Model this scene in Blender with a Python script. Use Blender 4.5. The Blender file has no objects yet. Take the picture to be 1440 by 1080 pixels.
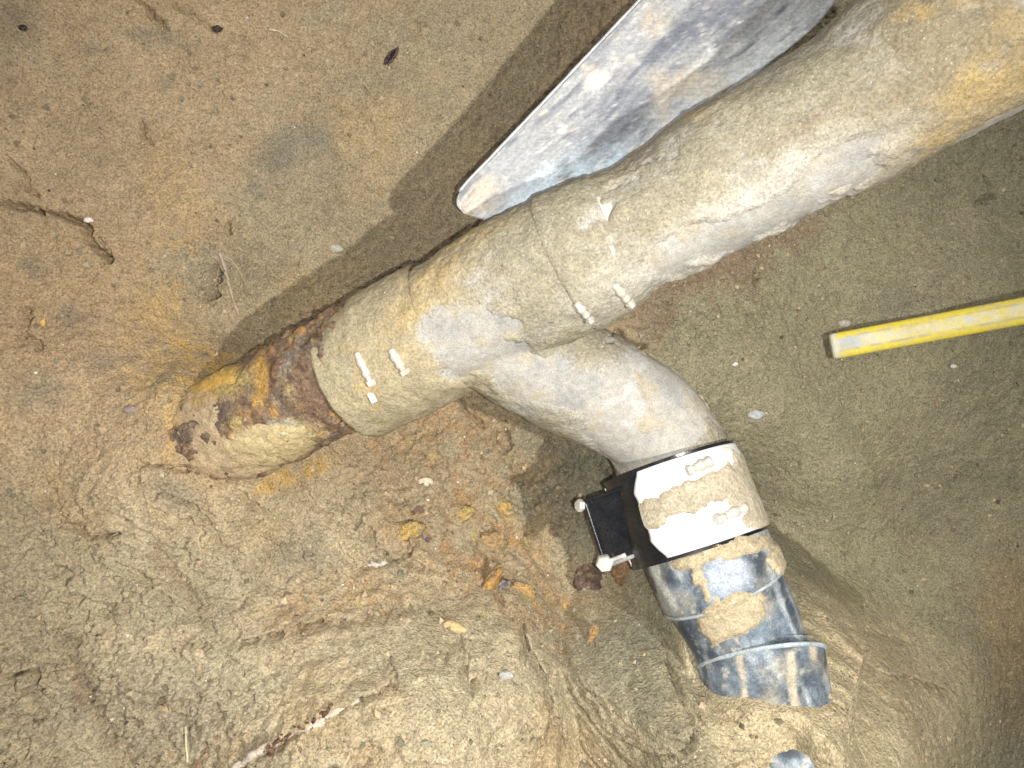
import bpy, math
import numpy as np
from mathutils import Vector, Matrix

# ------------------------------------------------------------------ camera, sky, lamp, exposure
SC = bpy.context.scene
COL = SC.collection
H = 1.1                                   # lens height above the lowest part of the pit floor
F = 1040.0                                # focal length in photo pixels (1440 wide)
cam_d = bpy.data.cameras.new('camera'); cam = bpy.data.objects.new('camera', cam_d); COL.objects.link(cam)
cam_d.sensor_width = 36; cam_d.lens = 36 * F / 1440; cam_d.clip_start = .01; cam_d.clip_end = 200
cam.location = (0, 0, H)
SC.camera = cam

SUN_EL, SUN_AZ = math.radians(52), math.radians(125)      # direction the soft daylight comes from (upper left of the photo)
world = bpy.data.worlds.new('World'); SC.world = world; world.use_nodes = True
wn = world.node_tree; wn.nodes.clear()
sky = wn.nodes.new('ShaderNodeTexSky'); sky.sky_type = 'NISHITA'; sky.sun_disc = False
sky.sun_elevation = SUN_EL; sky.sun_rotation = math.radians(90) - SUN_AZ
sky.air_density = 1.0; sky.dust_density = 6.0; sky.ozone_density = 1.0
hsv = wn.nodes.new('ShaderNodeHueSaturation'); hsv.inputs['Saturation'].default_value = .12
bg = wn.nodes.new('ShaderNodeBackground'); bg.inputs['Strength'].default_value = .05
wo = wn.nodes.new('ShaderNodeOutputWorld')
wn.links.new(sky.outputs[0], hsv.inputs['Color']); wn.links.new(hsv.outputs[0], bg.inputs['Color']); wn.links.new(bg.outputs[0], wo.inputs[0])

sd = bpy.data.lights.new('sun', 'SUN'); sd.energy = .35; sd.angle = math.radians(30); sd.color = (1, .96, .9)
sun = bpy.data.objects.new('sun', sd); COL.objects.link(sun)
sun.rotation_euler = Vector((-math.cos(SUN_EL) * math.cos(SUN_AZ), -math.cos(SUN_EL) * math.sin(SUN_AZ), -math.sin(SUN_EL))).to_track_quat('-Z', 'Y').to_euler()
sun.location = (-2, 2, 4)

ld = bpy.data.lights.new('work_light', 'SPOT'); ld.energy = 80; ld.color = (1, .98, .93)
ld.spot_size = math.radians(96); ld.spot_blend = .8; ld.shadow_soft_size = .016
lamp = bpy.data.objects.new('work_light', ld); COL.objects.link(lamp)
lamp.location = (.54, -.13, H + .55)
lamp.rotation_euler = (Vector((-.33, -.14, .25)) - lamp.location).to_track_quat('-Z', 'Y').to_euler()

fd = bpy.data.lights.new('phone_flash', 'SPOT'); fd.energy = 19.5; fd.color = (1, .99, .95)
fd.spot_size = math.radians(92); fd.spot_blend = .9; fd.shadow_soft_size = .003
flash = bpy.data.objects.new('phone_flash', fd); COL.objects.link(flash)
flash.location = (.017, -.009, H); flash.rotation_euler = (0, 0, 0)

SC.view_settings.view_transform = 'Standard'; SC.view_settings.look = 'None'
SC.view_settings.exposure = 0.08; SC.view_settings.gamma = 1.0; SC.view_settings.use_curve_mapping = False
SC.render.engine = 'CYCLES'
SC.cycles.max_bounces = 6

# ------------------------------------------------------------------ numeric helpers
def P(u, v, D):                           # photo pixel + distance below the lens -> world point
    return np.array(((u - 720) / F * D, (540 - v) / F * D, H - D))
def UV(p):
    D = H - p[..., 2]
    return 720 + p[..., 0] / D * F, 540 - p[..., 1] / D * F
def sstep(a, b, x):
    t = np.clip((x - a) / (b - a), 0, 1); return t * t * (3 - 2 * t)
_pr = np.random.RandomState(7); PERM = np.concatenate([_pr.permutation(256)] * 3)
_g = _pr.normal(size=(256, 3)); GRAD = _g / np.linalg.norm(_g, axis=1)[:, None]
def perlin(p, seed=0):
    p = np.asarray(p, float) + seed * 17.31
    i = np.floor(p).astype(np.int64); f = p - i; i &= 255
    w = f * f * f * (f * (f * 6 - 15) + 10)
    r = 0
    for dx in (0, 1):
        wx = w[..., 0] if dx else 1 - w[..., 0]
        for dy in (0, 1):
            wy = w[..., 1] if dy else 1 - w[..., 1]
            for dz in (0, 1):
                wz = w[..., 2] if dz else 1 - w[..., 2]
                h = PERM[PERM[PERM[(i[..., 0] + dx) & 255] + ((i[..., 1] + dy) & 255)] + ((i[..., 2] + dz) & 255)]
                g = GRAD[h]
                r = r + wx * wy * wz * (g[..., 0] * (f[..., 0] - dx) + g[..., 1] * (f[..., 1] - dy) + g[..., 2] * (f[..., 2] - dz))
    return r * 1.6
def fbm(p, octv=4, seed=0, ridged=False):
    s = 0; a = 1; q = np.asarray(p, float); t = 0
    for k in range(octv):
        n = perlin(q, seed + k)
        if ridged: n = 1 - 2 * np.abs(n)
        s = s + a * n; t += a; a *= .5; q = q * 2.03
    return s / t
def cells(x, y, seed=0):                  # distance to nearest jittered cell point, and a random value of that cell
    ix = np.floor(x).astype(np.int64); iy = np.floor(y).astype(np.int64)
    best = np.full(x.shape, 9.); rv = np.zeros(x.shape)
    for dx in (-1, 0, 1):
        for dy in (-1, 0, 1):
            h = PERM[PERM[(ix + dx + seed) & 255] + ((iy + dy) & 255)]
            h2 = PERM[h + 91]; 
            d = (ix + dx + .1 + .8 * h / 255. - x) ** 2 + (iy + dy + .1 + .8 * h2 / 255. - y) ** 2
            m = d < best; best = np.where(m, d, best); rv = np.where(m, PERM[h2 + 33] / 255., rv)
    return np.sqrt(best), rv
def blob(u, v, cu, cv, ru, rv, ang=0, soft=.5):
    a = math.radians(ang); dx = u - cu; dy = v - cv
    x = (dx * math.cos(a) + dy * math.sin(a)) / ru; y = (-dx * math.sin(a) + dy * math.cos(a)) / rv
    d = np.sqrt(x * x + y * y)
    return 1 - sstep(1 - soft, 1 + soft, d)
def polydist(u, v, pts):
    best = np.full(u.shape, 1e9); t_at = np.zeros(u.shape); side = np.zeros(u.shape)
    n = len(pts) - 1
    for k in range(n):
        ax, ay = pts[k]; bx, by = pts[k + 1]; ex, ey = bx - ax, by - ay; L = ex * ex + ey * ey
        t = np.clip(((u - ax) * ex + (v - ay) * ey) / L, 0, 1)
        qx, qy = u - ax - t * ex, v - ay - t * ey; d = np.hypot(qx, qy)
        m = d < best; best = np.where(m, d, best); t_at = np.where(m, (k + t) / n, t_at); side = np.where(m, np.sign(ex * qy - ey * qx), side)
    return best, t_at, side
def mixc(c, col, m):
    return c + (np.array(col) - c) * np.clip(m, 0, 1)[..., None]

# ------------------------------------------------------------------ object helpers
def tag(o, label=None, cat=None, group=None, kind=None):
    if label: o['label'] = label
    if cat: o['category'] = cat
    if group: o['group'] = group
    if kind: o['kind'] = kind
    return o
def thing(name, loc, label, cat, group=None):
    o = bpy.data.objects.new(name, None); COL.objects.link(o); o.location = Vector(loc); o.empty_display_size = .02
    return tag(o, label, cat, group)
def mesh_from(name, V, Fc, tint=None, smooth=True):
    V = np.asarray(V, np.float32).reshape(-1, 3)
    me = bpy.data.meshes.new(name)
    if isinstance(Fc, np.ndarray):
        n, k = Fc.shape
        me.vertices.add(len(V)); me.vertices.foreach_set('co', V.ravel())
        me.loops.add(n * k); me.loops.foreach_set('vertex_index', Fc.astype(np.int32).ravel())
        me.polygons.add(n); me.polygons.foreach_set('loop_start', np.arange(0, n * k, k, dtype=np.int32))
        me.update(calc_edges=True)
    else:
        me.from_pydata(V.tolist(), [], Fc)
    me.polygons.foreach_set('use_smooth', np.full(len(me.polygons), smooth))
    if tint is not None:
        a = me.attributes.new('tint', 'FLOAT_COLOR', 'POINT')
        c = np.ones((len(V), 4), np.float32); c[:, :3] = np.clip(tint, 0, 1).reshape(-1, 3); a.data.foreach_set('color', c.ravel())
    me.update(); me.validate()
    return me
def obj(name, me, mat, parent=None):
    o = bpy.data.objects.new(name, me); COL.objects.link(o); me.materials.append(mat)
    if parent is not None:
        o.parent = parent
        pl = parent.matrix_basis.translation.copy(); q = parent.parent
        while q is not None: pl += q.matrix_basis.translation; q = q.parent
        n = len(me.vertices); co = np.empty(n * 3, np.float32); me.vertices.foreach_get('co', co)
        co = co.reshape(-1, 3) - np.array(pl, np.float32); me.vertices.foreach_set('co', co.ravel()); me.update()
    return o
def single(name, me, mat, label, cat, group=None):              # a thing that is one mesh, origin at its centre
    n = len(me.vertices); co = np.empty(n * 3, np.float32); me.vertices.foreach_get('co', co); co = co.reshape(-1, 3)
    c = co.mean(0); c[2] = co[:, 2].min(); me.vertices.foreach_set('co', (co - c).ravel()); me.update()
    o = bpy.data.objects.new(name, me); COL.objects.link(o); me.materials.append(mat); o.location = Vector(c.tolist())
    return tag(o, label, cat, group)
def grid_faces(nr, nc, wrap=False):
    r = np.arange(nr - 1)[:, None]; c = np.arange(nc if wrap else nc - 1)[None, :]
    c2 = (c + 1) % nc
    a = r * nc + c; b = r * nc + c2; d = (r + 1) * nc + c; e = (r + 1) * nc + c2
    return np.stack([a, b, e, d], -1).reshape(-1, 4)
def frames(path):
    t = np.gradient(path, axis=0); t /= np.linalg.norm(t, axis=1)[:, None]
    up = np.array((0, 0, 1.)); n = []
    for k in range(len(path)):
        x = up - t[k] * (up @ t[k]); x /= np.linalg.norm(x); n.append(x)
    n = np.array(n); b = np.cross(t, n)
    return t, n, b                        # n: towards the lens side; b: sideways
def spline(pts, n):
    pts = np.asarray(pts, float); m = len(pts); ch = np.concatenate([[0], np.cumsum(np.linalg.norm(np.diff(pts[:, :3], axis=0), axis=1))])
    tt = np.linspace(0, ch[-1], n); out = np.empty((n, pts.shape[1]))
    tang = np.empty_like(pts)
    for k in range(m):
        a, b = max(k - 1, 0), min(k + 1, m - 1); tang[k] = (pts[b] - pts[a]) / (ch[b] - ch[a])
    for q, t in enumerate(tt):
        k = min(np.searchsorted(ch, t, side='right') - 1, m - 2); h = ch[k + 1] - ch[k]; s = (t - ch[k]) / h
        out[q] = (2 * s**3 - 3 * s**2 + 1) * pts[k] + (s**3 - 2 * s**2 + s) * h * tang[k] + (-2 * s**3 + 3 * s**2) * pts[k + 1] + (s**3 - s**2) * h * tang[k + 1]
    return out
def tube(path, rad, nth=64, th=(0, 2 * math.pi), cap=False):      # rad: array (ns,) or (ns,nth); returns V(ns,nth,3), N, faces
    ns = len(path); t, n, b = frames(path); closed = abs(th[1] - th[0] - 2 * math.pi) < 1e-6
    ang = np.linspace(th[0], th[1], nth, endpoint=not closed)
    N = n[:, None, :] * np.cos(ang)[None, :, None] + b[:, None, :] * np.sin(ang)[None, :, None]
    rad = np.asarray(rad, float); rad = rad[:, None] if rad.ndim == 1 else rad
    V = path[:, None, :] + N * rad[..., None]
    Fc = grid_faces(ns, nth, closed)
    if cap:
        V2 = np.concatenate([V.reshape(-1, 3), path[[0, -1]]]); i0 = ns * nth
        k = np.arange(nth); k2 = (k + 1) % nth
        tri0 = np.stack([np.full(nth, i0), k2, k, k], -1); tri1 = np.stack([np.full(nth, i0 + 1), (ns - 1) * nth + k, (ns - 1) * nth + k2, (ns - 1) * nth + k2], -1)
        fl = [list(map(int, q)) for q in Fc] + [list(map(int, q[:3])) for q in tri0] + [list(map(int, q[:3])) for q in tri1]
        return V2, N, fl
    return V, N, Fc
def tube_obj(name, pts, r, mat, parent=None, nth=10, n=24, tint=None, taper=1.0, cap=True):
    pa = spline(pts, n) if len(pts) > 2 else np.array(pts[0])[None] + (np.array(pts[1]) - np.array(pts[0]))[None] * np.linspace(0, 1, n)[:, None]
    rr = np.linspace(r, r * taper, n)
    V, N, Fc = tube(pa[:, :3], rr, nth, cap=cap)
    me = mesh_from(name, V, Fc, None if tint is None else np.tile(np.array(tint), (len(np.asarray(V).reshape(-1, 3)), 1)))
    return me if parent is None else obj(name, me, mat, parent)
def box_mesh(name, c, ax, ay, az, bev=.15):       # bevelled box: centre, three half-extent vectors
    c, ax, ay, az = map(np.asarray, (c, ax, ay, az)); k = 1 - bev
    ring = [(-1, -k), (-k, -1), (k, -1), (1, -k), (1, k), (k, 1), (-k, 1), (-1, k)]
    lay = [(-1, k), (-k, 1), (k, 1), (1, k)]
    V = []
    for z, s in lay:
        for x, y in ring: V.append(c + ax * x * s + ay * y * s + az * z)
    Fc = []
    for l in range(3):
        for k2 in range(8): Fc.append([l * 8 + k2, l * 8 + (k2 + 1) % 8, (l + 1) * 8 + (k2 + 1) % 8, (l + 1) * 8 + k2])
    Fc.append(list(range(7, -1, -1))); Fc.append(list(range(24, 32)))
    return mesh_from(name, V, Fc, smooth=False)
def hex_mesh(name, c, axis, r, h):
    axis = np.asarray(axis, float); axis /= np.linalg.norm(axis)
    x = np.cross(axis, (0, 0, 1.)) if abs(axis[2]) < .9 else np.cross(axis, (0, 1., 0)); x /= np.linalg.norm(x); y = np.cross(axis, x)
    V = []; prof = [(0, 1), (.75, 1), (1, .86)]
    for z, s in prof:
        for k in range(6):
            a = k * math.pi / 3 + .2; V.append(np.asarray(c) + axis * h * z + (x * math.cos(a) + y * math.sin(a)) * r * s)
    Fc = [[l * 6 + k, l * 6 + (k + 1) % 6, (l + 1) * 6 + (k + 1) % 6, (l + 1) * 6 + k] for l in range(2) for k in range(6)]
    Fc += [list(range(12, 18)), list(range(5, -1, -1))]
    return mesh_from(name, V, Fc, smooth=False)
def rock_mesh(name, c, r, seed, tint, flat=.6, ax=1.25, ang=0., rough=.28, dusty=0.):
    n, m = 20, 28
    ph = np.linspace(0, math.pi, n)[:, None]; th = np.linspace(0, 2 * math.pi, m, endpoint=False)[None]
    d = np.stack([np.sin(ph) * np.cos(th), np.sin(ph) * np.sin(th), np.cos(ph) + 0 * th], -1)
    rr = 1 + rough * fbm(d * 1.5, 4, seed) + .5 * rough * np.round(2 * fbm(d * 1.1, 1, seed + 50)) / 2
    q = d * rr[..., None] * r * np.array((ax, 1 / ax, flat)); ca, sa = math.cos(ang), math.sin(ang)
    q = np.stack([q[..., 0] * ca - q[..., 1] * sa, q[..., 0] * sa + q[..., 1] * ca, q[..., 2]], -1)
    tn = np.array(tint)[None, None] * (1 + .35 * fbm(d * 2.2, 3, seed + 9))[..., None]
    if dusty: tn = mixc(tn, (.30, .225, .135), sstep(.02, .3, fbm(d * 2.6, 3, seed + 19) + .25 - .35 * d[..., 2]) * dusty)
    return mesh_from(name, q + np.asarray(c), grid_faces(n, m, True), tn)

# ------------------------------------------------------------------ materials
def new_mat(name):
    m = bpy.data.materials.new(name); m.use_nodes = True; nt = m.node_tree; nt.nodes.clear()
    out = nt.nodes.new('ShaderNodeOutputMaterial'); b = nt.nodes.new('ShaderNodeBsdfPrincipled'); nt.links.new(b.outputs[0], out.inputs[0])
    return m, nt, b
def N(nt, t, **kw):
    n = nt.nodes.new(t)
    for k, v in kw.items(): setattr(n, k, v)
    return n
def noise(nt, scale, detail=3, rough=.6, vec=None):
    n = N(nt, 'ShaderNodeTexNoise'); n.inputs['Scale'].default_value = scale; n.inputs['Detail'].default_value = detail; n.inputs['Roughness'].default_value = rough
    if vec is not None: nt.links.new(vec, n.inputs['Vector'])
    return n.outputs['Fac']
def ramp(nt, fac, a, b, ca=0., cb=1.):
    r = N(nt, 'ShaderNodeMapRange'); r.inputs['From Min'].default_value = a; r.inputs['From Max'].default_value = b
    r.inputs['To Min'].default_value = ca; r.inputs['To Max'].default_value = cb; nt.links.new(fac, r.inputs['Value']); return r.outputs[0]
def math_(nt, op, a, b):
    m = N(nt, 'ShaderNodeMath', operation=op)
    for i, x in enumerate((a, b)):
        if hasattr(x, 'is_linked'): nt.links.new(x, m.inputs[i])
        else: m.inputs[i].default_value = x
    return m.outputs[0]
def mix(nt, fac, a, b, blend='MIX'):
    m = N(nt, 'ShaderNodeMix', data_type='RGBA', blend_type=blend)
    for s, x in ((m.inputs[0], fac), (m.inputs[6], a), (m.inputs[7], b)):
        if hasattr(x, 'is_linked'): nt.links.new(x, s)
        elif isinstance(x, (int, float)): s.default_value = x
        else: s.default_value = (*x, 1)
    return m.outputs[2]
def bump(nt, b, parts):
    prev = None
    for hgt, st, dist in parts:
        k = N(nt, 'ShaderNodeBump'); k.inputs['Strength'].default_value = st; k.inputs['Distance'].default_value = dist; nt.links.new(hgt, k.inputs['Height'])
        if prev is not None: nt.links.new(prev, k.inputs['Normal'])
        prev = k.outputs[0]
    nt.links.new(prev, b.inputs['Normal'])
def gray(nt, f):
    c = N(nt, 'ShaderNodeCombineColor')
    for k in range(3): nt.links.new(f, c.inputs[k])
    return c.outputs[0]

def soil_material(name, contrast=.5, grains=1.0, bmp=1.0, rough=.95):
    m, nt, b = new_mat(name)
    geo = N(nt, 'ShaderNodeNewGeometry').outputs['Position']
    at = N(nt, 'ShaderNodeAttribute', attribute_name='tint').outputs['Color']
    n1 = noise(nt, 420, 3, .7, geo); n2 = noise(nt, 95, 4, .65, geo)
    f = ramp(nt, n1, .28, .72, 1 - contrast, 1 + contrast); f2 = ramp(nt, n2, .3, .7, .87, 1.13)
    col = mix(nt, 1.0, at, gray(nt, math_(nt, 'MULTIPLY', f, f2)), 'MULTIPLY')
    vo = N(nt, 'ShaderNodeTexVoronoi'); vo.inputs['Scale'].default_value = 560; nt.links.new(geo, vo.inputs['Vector'])
    sep = N(nt, 'ShaderNodeSeparateColor'); nt.links.new(vo.outputs['Color'], sep.inputs[0])
    core = ramp(nt, vo.outputs['Distance'], .45, .3)
    light = math_(nt, 'MULTIPLY', ramp(nt, sep.outputs[0], .90, .96), core)
    dark = math_(nt, 'MULTIPLY', ramp(nt, sep.outputs[1], .86, .95), core)
    col = mix(nt, math_(nt, 'MULTIPLY', light, .75 * grains), col, (.50, .45, .35))
    col = mix(nt, math_(nt, 'MULTIPLY', dark, .6 * grains), col, (.09, .07, .05))
    nt.links.new(col, b.inputs['Base Color'])
    b.inputs['Roughness'].default_value = rough; b.inputs['Specular IOR Level'].default_value = .15
    bump(nt, b, ((n2, .55 * bmp, .006), (n1, .6 * bmp, .0022)))
    return m
M_GROUND = soil_material('pit_soil', .52, .9, 1.4)
M_CRUST = soil_material('caked_sand', .36, .7, .7)
M_STONE = soil_material('stone', .22, .3, .6, .75)

def metal_material(name, base, worn, dust, metallic=.6, rough=.42, streak=None, dust_amt=.5, scale=30):
    m, nt, b = new_mat(name)
    co = N(nt, 'ShaderNodeTexCoord').outputs['Object']
    vec = co
    if streak is not None:
        mp = N(nt, 'ShaderNodeMapping'); mp.inputs['Rotation'].default_value = streak[0]; mp.inputs['Scale'].default_value = streak[1]; nt.links.new(co, mp.inputs['Vector']); vec = mp.outputs[0]
    a = noise(nt, scale, 5, .7, vec); c = noise(nt, scale * .4, 4, .6, co); g = noise(nt, 500, 2, .6, co)
    col = mix(nt, ramp(nt, a, .4, .62), base, worn)
    d = math_(nt, 'MULTIPLY', ramp(nt, c, .5 - .12, .5 + .12), math_(nt, 'MULTIPLY', ramp(nt, g, .3, .6), dust_amt))
    col = mix(nt, d, col, dust)
    nt.links.new(col, b.inputs['Base Color'])
    nt.links.new(ramp(nt, d, 0, .6, metallic, 0.), b.inputs['Metallic'])
    nt.links.new(math_(nt, 'ADD', ramp(nt, a, .3, .7, rough - .08, rough + .1), math_(nt, 'MULTIPLY', d, .3)), b.inputs['Roughness'])
    bump(nt, b, ((a, .25, .001), (g, .2, .0006)))
    return m
M_BLADE = None   # made with the shovel
M_STEEL = metal_material('zinc_steel', (.80, .80, .79), (.70, .70, .70), (.52, .46, .36), .35, .38, None, .35, 60)
M_STRAP = metal_material('dusty_steel', (.60, .585, .54), (.46, .44, .39), (.40, .345, .24), .3, .42, None, .95, 110)
M_RUBBER = metal_material('black_rubber', (.004, .0045, .006), (.006, .007, .010), (.25, .25, .25), 0, .25, None, .05, 70)
M_EDGE = metal_material('worn_edge', (.30, .31, .33), (.6, .6, .6), (.3, .27, .2), .5, .4, None, .3, 60)

def tint_material(name, contrast=.2, rough=.6, spec=.4, scale=160, bmp=.4):
    m, nt, b = new_mat(name)
    geo = N(nt, 'ShaderNodeNewGeometry').outputs['Position']
    at = N(nt, 'ShaderNodeAttribute', attribute_name='tint').outputs['Color']
    n1 = noise(nt, scale, 4, .7, geo); n2 = noise(nt, scale * 4, 2, .6, geo)
    f = math_(nt, 'MULTIPLY', ramp(nt, n1, .3, .7, 1 - contrast, 1 + contrast), ramp(nt, n2, .3, .7, 1 - contrast * .7, 1 + contrast * .7))
    nt.links.new(mix(nt, 1., at, gray(nt, f), 'MULTIPLY'), b.inputs['Base Color'])
    nt.links.new(ramp(nt, n1, .3, .7, rough - .1, rough + .12), b.inputs['Roughness']); b.inputs['Specular IOR Level'].default_value = spec
    bump(nt, b, ((n1, bmp, .0015), (n2, bmp, .0006)))
    return m
M_PIPE = tint_material('dusty_pipe_wall', .18, .8, .2)
M_RUST = tint_material('rusty_iron', .5, .9, .15, 300, 1.)
M_ABS = tint_material('dusty_plastic', .30, .64, .28, 170, .4)
M_PAINT = tint_material('worn_paint', .10, .5, .4, 200, .25)
M_WOOD = tint_material('root_wood', .3, .85, .2, 300, .8)

# ------------------------------------------------------------------ soil colours (albedo)
BROWN = (.385, .285, .172); BEIGE = (.415, .342, .222); GREY = (.262, .233, .148); GREYG = (.235, .22, .155)
RUST = (.33, .215, .115); ORANGE = (.43, .25, .09); YEL = (.50, .37, .13); DARKB = (.19, .125, .07); WARM = (.36, .245, .13)
def ground_color(u, v, p):
    n1 = fbm(p * 9, 4, 3); n2 = fbm(p * 28, 4, 11); n3 = fbm(p * 70, 3, 21)
    j = n1 * 60; k = n2 * 45
    c = np.tile(np.array(BROWN), u.shape + (1,))
    U, V = u + j + k, v + n2 * 60 + n1 * 40
    c = mixc(c, BEIGE, sstep(640, 800, V + .12 * U) * .9)
    c = mixc(c, GREYG, sstep(450, 640, U - .0 * V) * sstep(760, 520, V - .5 * (U - 700) - 120) * 0)
    c = mixc(c, GREY, sstep(820, 960, U + .0 * V) * sstep(0, 250, V + .9 * (U - 900)))
    c = mixc(c, GREYG, blob(U, V, 900, 700, 230, 130, 35, .4) * .9)
    c = mixc(c, GREYG, blob(U, V, 900, 930, 150, 70, 0, .5) * .9)
    c = mixc(c, (.27, .225, .145), blob(U, V, 560, 200, 150, 420, 42, .45) * .75)  # shadow strip of shovel and pipe, painted into the soil as darker grey-brown
    c = mixc(c, (.26, .235, .17), blob(U, V, 230, 1000, 190, 50, -8, .6) * .45)
    c = mixc(c, (.41, .335, .22), blob(U, V, 200, 830, 200, 130, 20, .6) * .55)
    c = mixc(c, (.30, .24, .15), blob(U, V, 60, 800, 90, 160, 0, .6) * .5)
    # beige heap at the lower right, pale bank in the lower middle
    c = mixc(c, (.44, .36, .225), blob(U, V, 1160, 1010, 200, 150, 10, .4))
    c = mixc(c, (.40, .335, .22), blob(U, V, 620, 990, 220, 110, -8, .5) * .8)
    c = mixc(c, (.40, .285, .15), sstep(.05, .45, fbm(p * 7, 3, 33)) * sstep(900, 760, U) * .6); c = mixc(c, (.31, .27, .18), sstep(.15, .5, fbm(p * 12, 3, 35)) * .45)
    # rust stain under the joint
    rm = np.maximum(blob(U, V, 640, 690, 140, 110, 15, .5), blob(U, V, 700, 800, 130, 60, 30, .5))
    rm = np.maximum(rm, .8 * blob(U, V, 500, 840, 110, 34, -12, .6)); rm = np.maximum(rm, .7 * blob(U, V, 790, 880, 50, 50, 0, .5))
    c = mixc(c, RUST, rm * sstep(-.35, .35, n2 + .4 * n3) * .85)
    c = mixc(c, ORANGE, rm * sstep(.25, .5, n3 + .5 * n2) * .6); c = mixc(c, (.33, .28, .18), rm * sstep(.1, .4, fbm(p * 33, 4, 39)) * .7)
    c = mixc(c, YEL, rm * sstep(.25, .5, fbm(p * 45, 3, 31)) * .55)
    c = mixc(c, DARKB, rm * sstep(.3, .5, fbm(p * 60, 3, 37)) * .6)
    # orange tint beside the pipe's wall end and along its foot
    o = np.maximum(blob(U, V, 225, 470, 45, 130, 8, .7) * .5, blob(U, V, 275, 525, 60, 28, -10, .6))
    o = np.maximum(o, blob(u + .3 * j, v, 410, 668, 60, 13, -25, .5)); o = np.maximum(o, .6 * blob(u, v, 242, 590, 14, 60, 5, .6))
    c = mixc(c, (.48, .30, .085), o * sstep(-.5, .3, n2 + n3) * .85)
    c = mixc(c, WARM, blob(U, V, 90, 430, 170, 130, 0, .6) * .4)
    c = mixc(c, (.27, .235, .165), blob(U, V, 270, 380, 60, 30, -10, .5) * .6)
    # stains and grey clay spots with outlines of their own
    for su, sv, ru, rv, a, st in ((410, 210, 55, 26, -30, .7), (360, 268, 14, 9, 0, .7), (232, 118, 10, 10, 0, .5), (135, 70, 14, 9, 0, .5), (215, 50, 45, 12, 10, .5), (45, 375, 16, 10, 0, .6), (95, 447, 20, 14, 30, .5), (60, 550, 40, 24, 0, .5), (145, 505, 34, 16, -10, .4), (25, 30, 34, 28, 0, .5), (245, 690, 40, 22, 20, .5), (420, 780, 46, 26, 10, .5), (1250, 430, 40, 30, 0, .35), (940, 320 + 120, 30, 20, 0, .3)):
        c = mixc(c, (.185, .165, .125), blob(u + k * .6, v + n3 * 20, su, sv, ru, rv, a, .7) * st)
    c = mixc(c, (.24, .165, .11), blob(U, V, 1010, 380, 170, 34, -27, .6) * .8)          # soft shadow at the pipe's foot, painted in as darker brown soil
    c = mixc(c, (.30, .20, .10), blob(U, V, 1430, 900, 60, 110, 0, .6) * .45)
    for pts, w, st in GROOVES:
        d, t, s = polydist(u + k * .15, v + n3 * 10, pts); c = mixc(c, (.275, .205, .13), np.exp(-(d / w) ** 2) * st)
    c = c * (1 + .20 * n1 + .16 * n2 + .10 * n3)[..., None]
    return c
GROOVES = [([(215, 775), (250, 815), (290, 862)], 11, .75), ([(92, 890), (108, 930), (118, 985)], 14, .8), ([(120, 980), (150, 1020), (172, 1085)], 13, .6), ([(300, 740), (420, 880)], 8, .2)]

# ------------------------------------------------------------------ centre lines of the pipes
AX0, AX1 = P(300, 618, .76), P(1440, 8, .53); AXD = AX1 - AX0
BR = np.array([(*P(668, 458, .668), .048), (*P(768, 516, .69), .0525), (*P(860, 558, .708), .0535), (*P(925, 606, .717), .0535), (*P(948, 660, .718), .0540), (*P(968, 715, .712), .0545)])
br = spline(BR, 90)
EL = np.array([(*P(972, 730, .702), .0575), (*P(997, 785, .691), .0585), (*P(1018, 832, .685), .0578), (*P(1043, 879, .684), .0545), (*P(1060, 924, .681), .0505), (*P(1074, 968, .679), .056), (*P(1086, 1010, .678), .056)])

# ------------------------------------------------------------------ the ground: one sheet, fine in the pit, coarse beyond
CP = [(-160,-160,.74),(0,0,.80),(250,0,.84),(480,0,.88),(700,-60,.90),(0,200,.80),(250,200,.84),(480,220,.885),(620,150,.89),(0,300,.785),(150,330,.80),(300,350,.83),(400,420,.89),(520,350,.92),
 (0,450,.745),(150,480,.76),(230,520,.76),(330,470,.86),(222,600,.708),(250,560,.718),(240,530,.735),(252,625,.706),(200,680,.692),(290,678,.712),(340,690,.72),(400,680,.76),(0,650,.70),(-150,600,.64),(430,690,.795),(560,640,.86),(650,600,.875),(740,650,.87),(800,680,.88),
 (400,560,.85),(500,480,.91),(600,450,.93),(800,330,.95),(1000,230,.97),(1200,100,.98),(1000,60,.95),(850,-120,.93),(1150,-140,.95),(480,740,.79),(600,730,.83),(700,780,.85),(800,800,.885),
 (100,800,.68),(250,800,.70),(400,800,.74),(500,850,.735),(620,860,.75),(0,900,.66),(200,950,.66),(350,950,.66),(480,950,.64),(600,950,.645),(720,930,.70),(0,1080,.65),(150,1080,.66),(300,1080,.63),(500,1080,.60),(700,1080,.64),(780,1010,.70),(830,960,.80),(900,900,.85),(850,870,.865),(900,1080,.77),(980,1000,.77),(970,900,.85),(400,1200,.56),(800,1220,.64),(0,1220,.58),
 (1000,1080,.65),(1078,1004,.604),(1035,1006,.612),(1120,1000,.612),(1150,985,.64),(985,1012,.70),(1120,1048,.617),(1060,1085,.618),(1130,1095,.617),(1180,1010,.655),(960,1000,.74),(1165,965,.74),(1200,1080,.66),(1165,905,.86),(1250,980,.79),(1300,1080,.795),(1370,960,.95),(1100,1200,.60),(1300,1230,.84),
 (1020,500,.93),(950,430,.93),(900,470,.91),(1080,600,.96),(1100,400,.97),(1150,700,.985),(1130,830,.97),(1250,850,.995),(1300,650,1.01),(1440,560,.995),(1440,435,.96),(1300,460,.955),(1440,800,1.02),(1440,1060,1.0),(1350,300,1.0),(1440,250,1.0),(1580,700,1.01),(1580,0,.98),(1200,480,.985),
 (870,600,.90),(950,700,.94),(1000,800,.94),(1580,1120,1.02)]
cp = np.array([P(*c) for c in CP])
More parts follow.
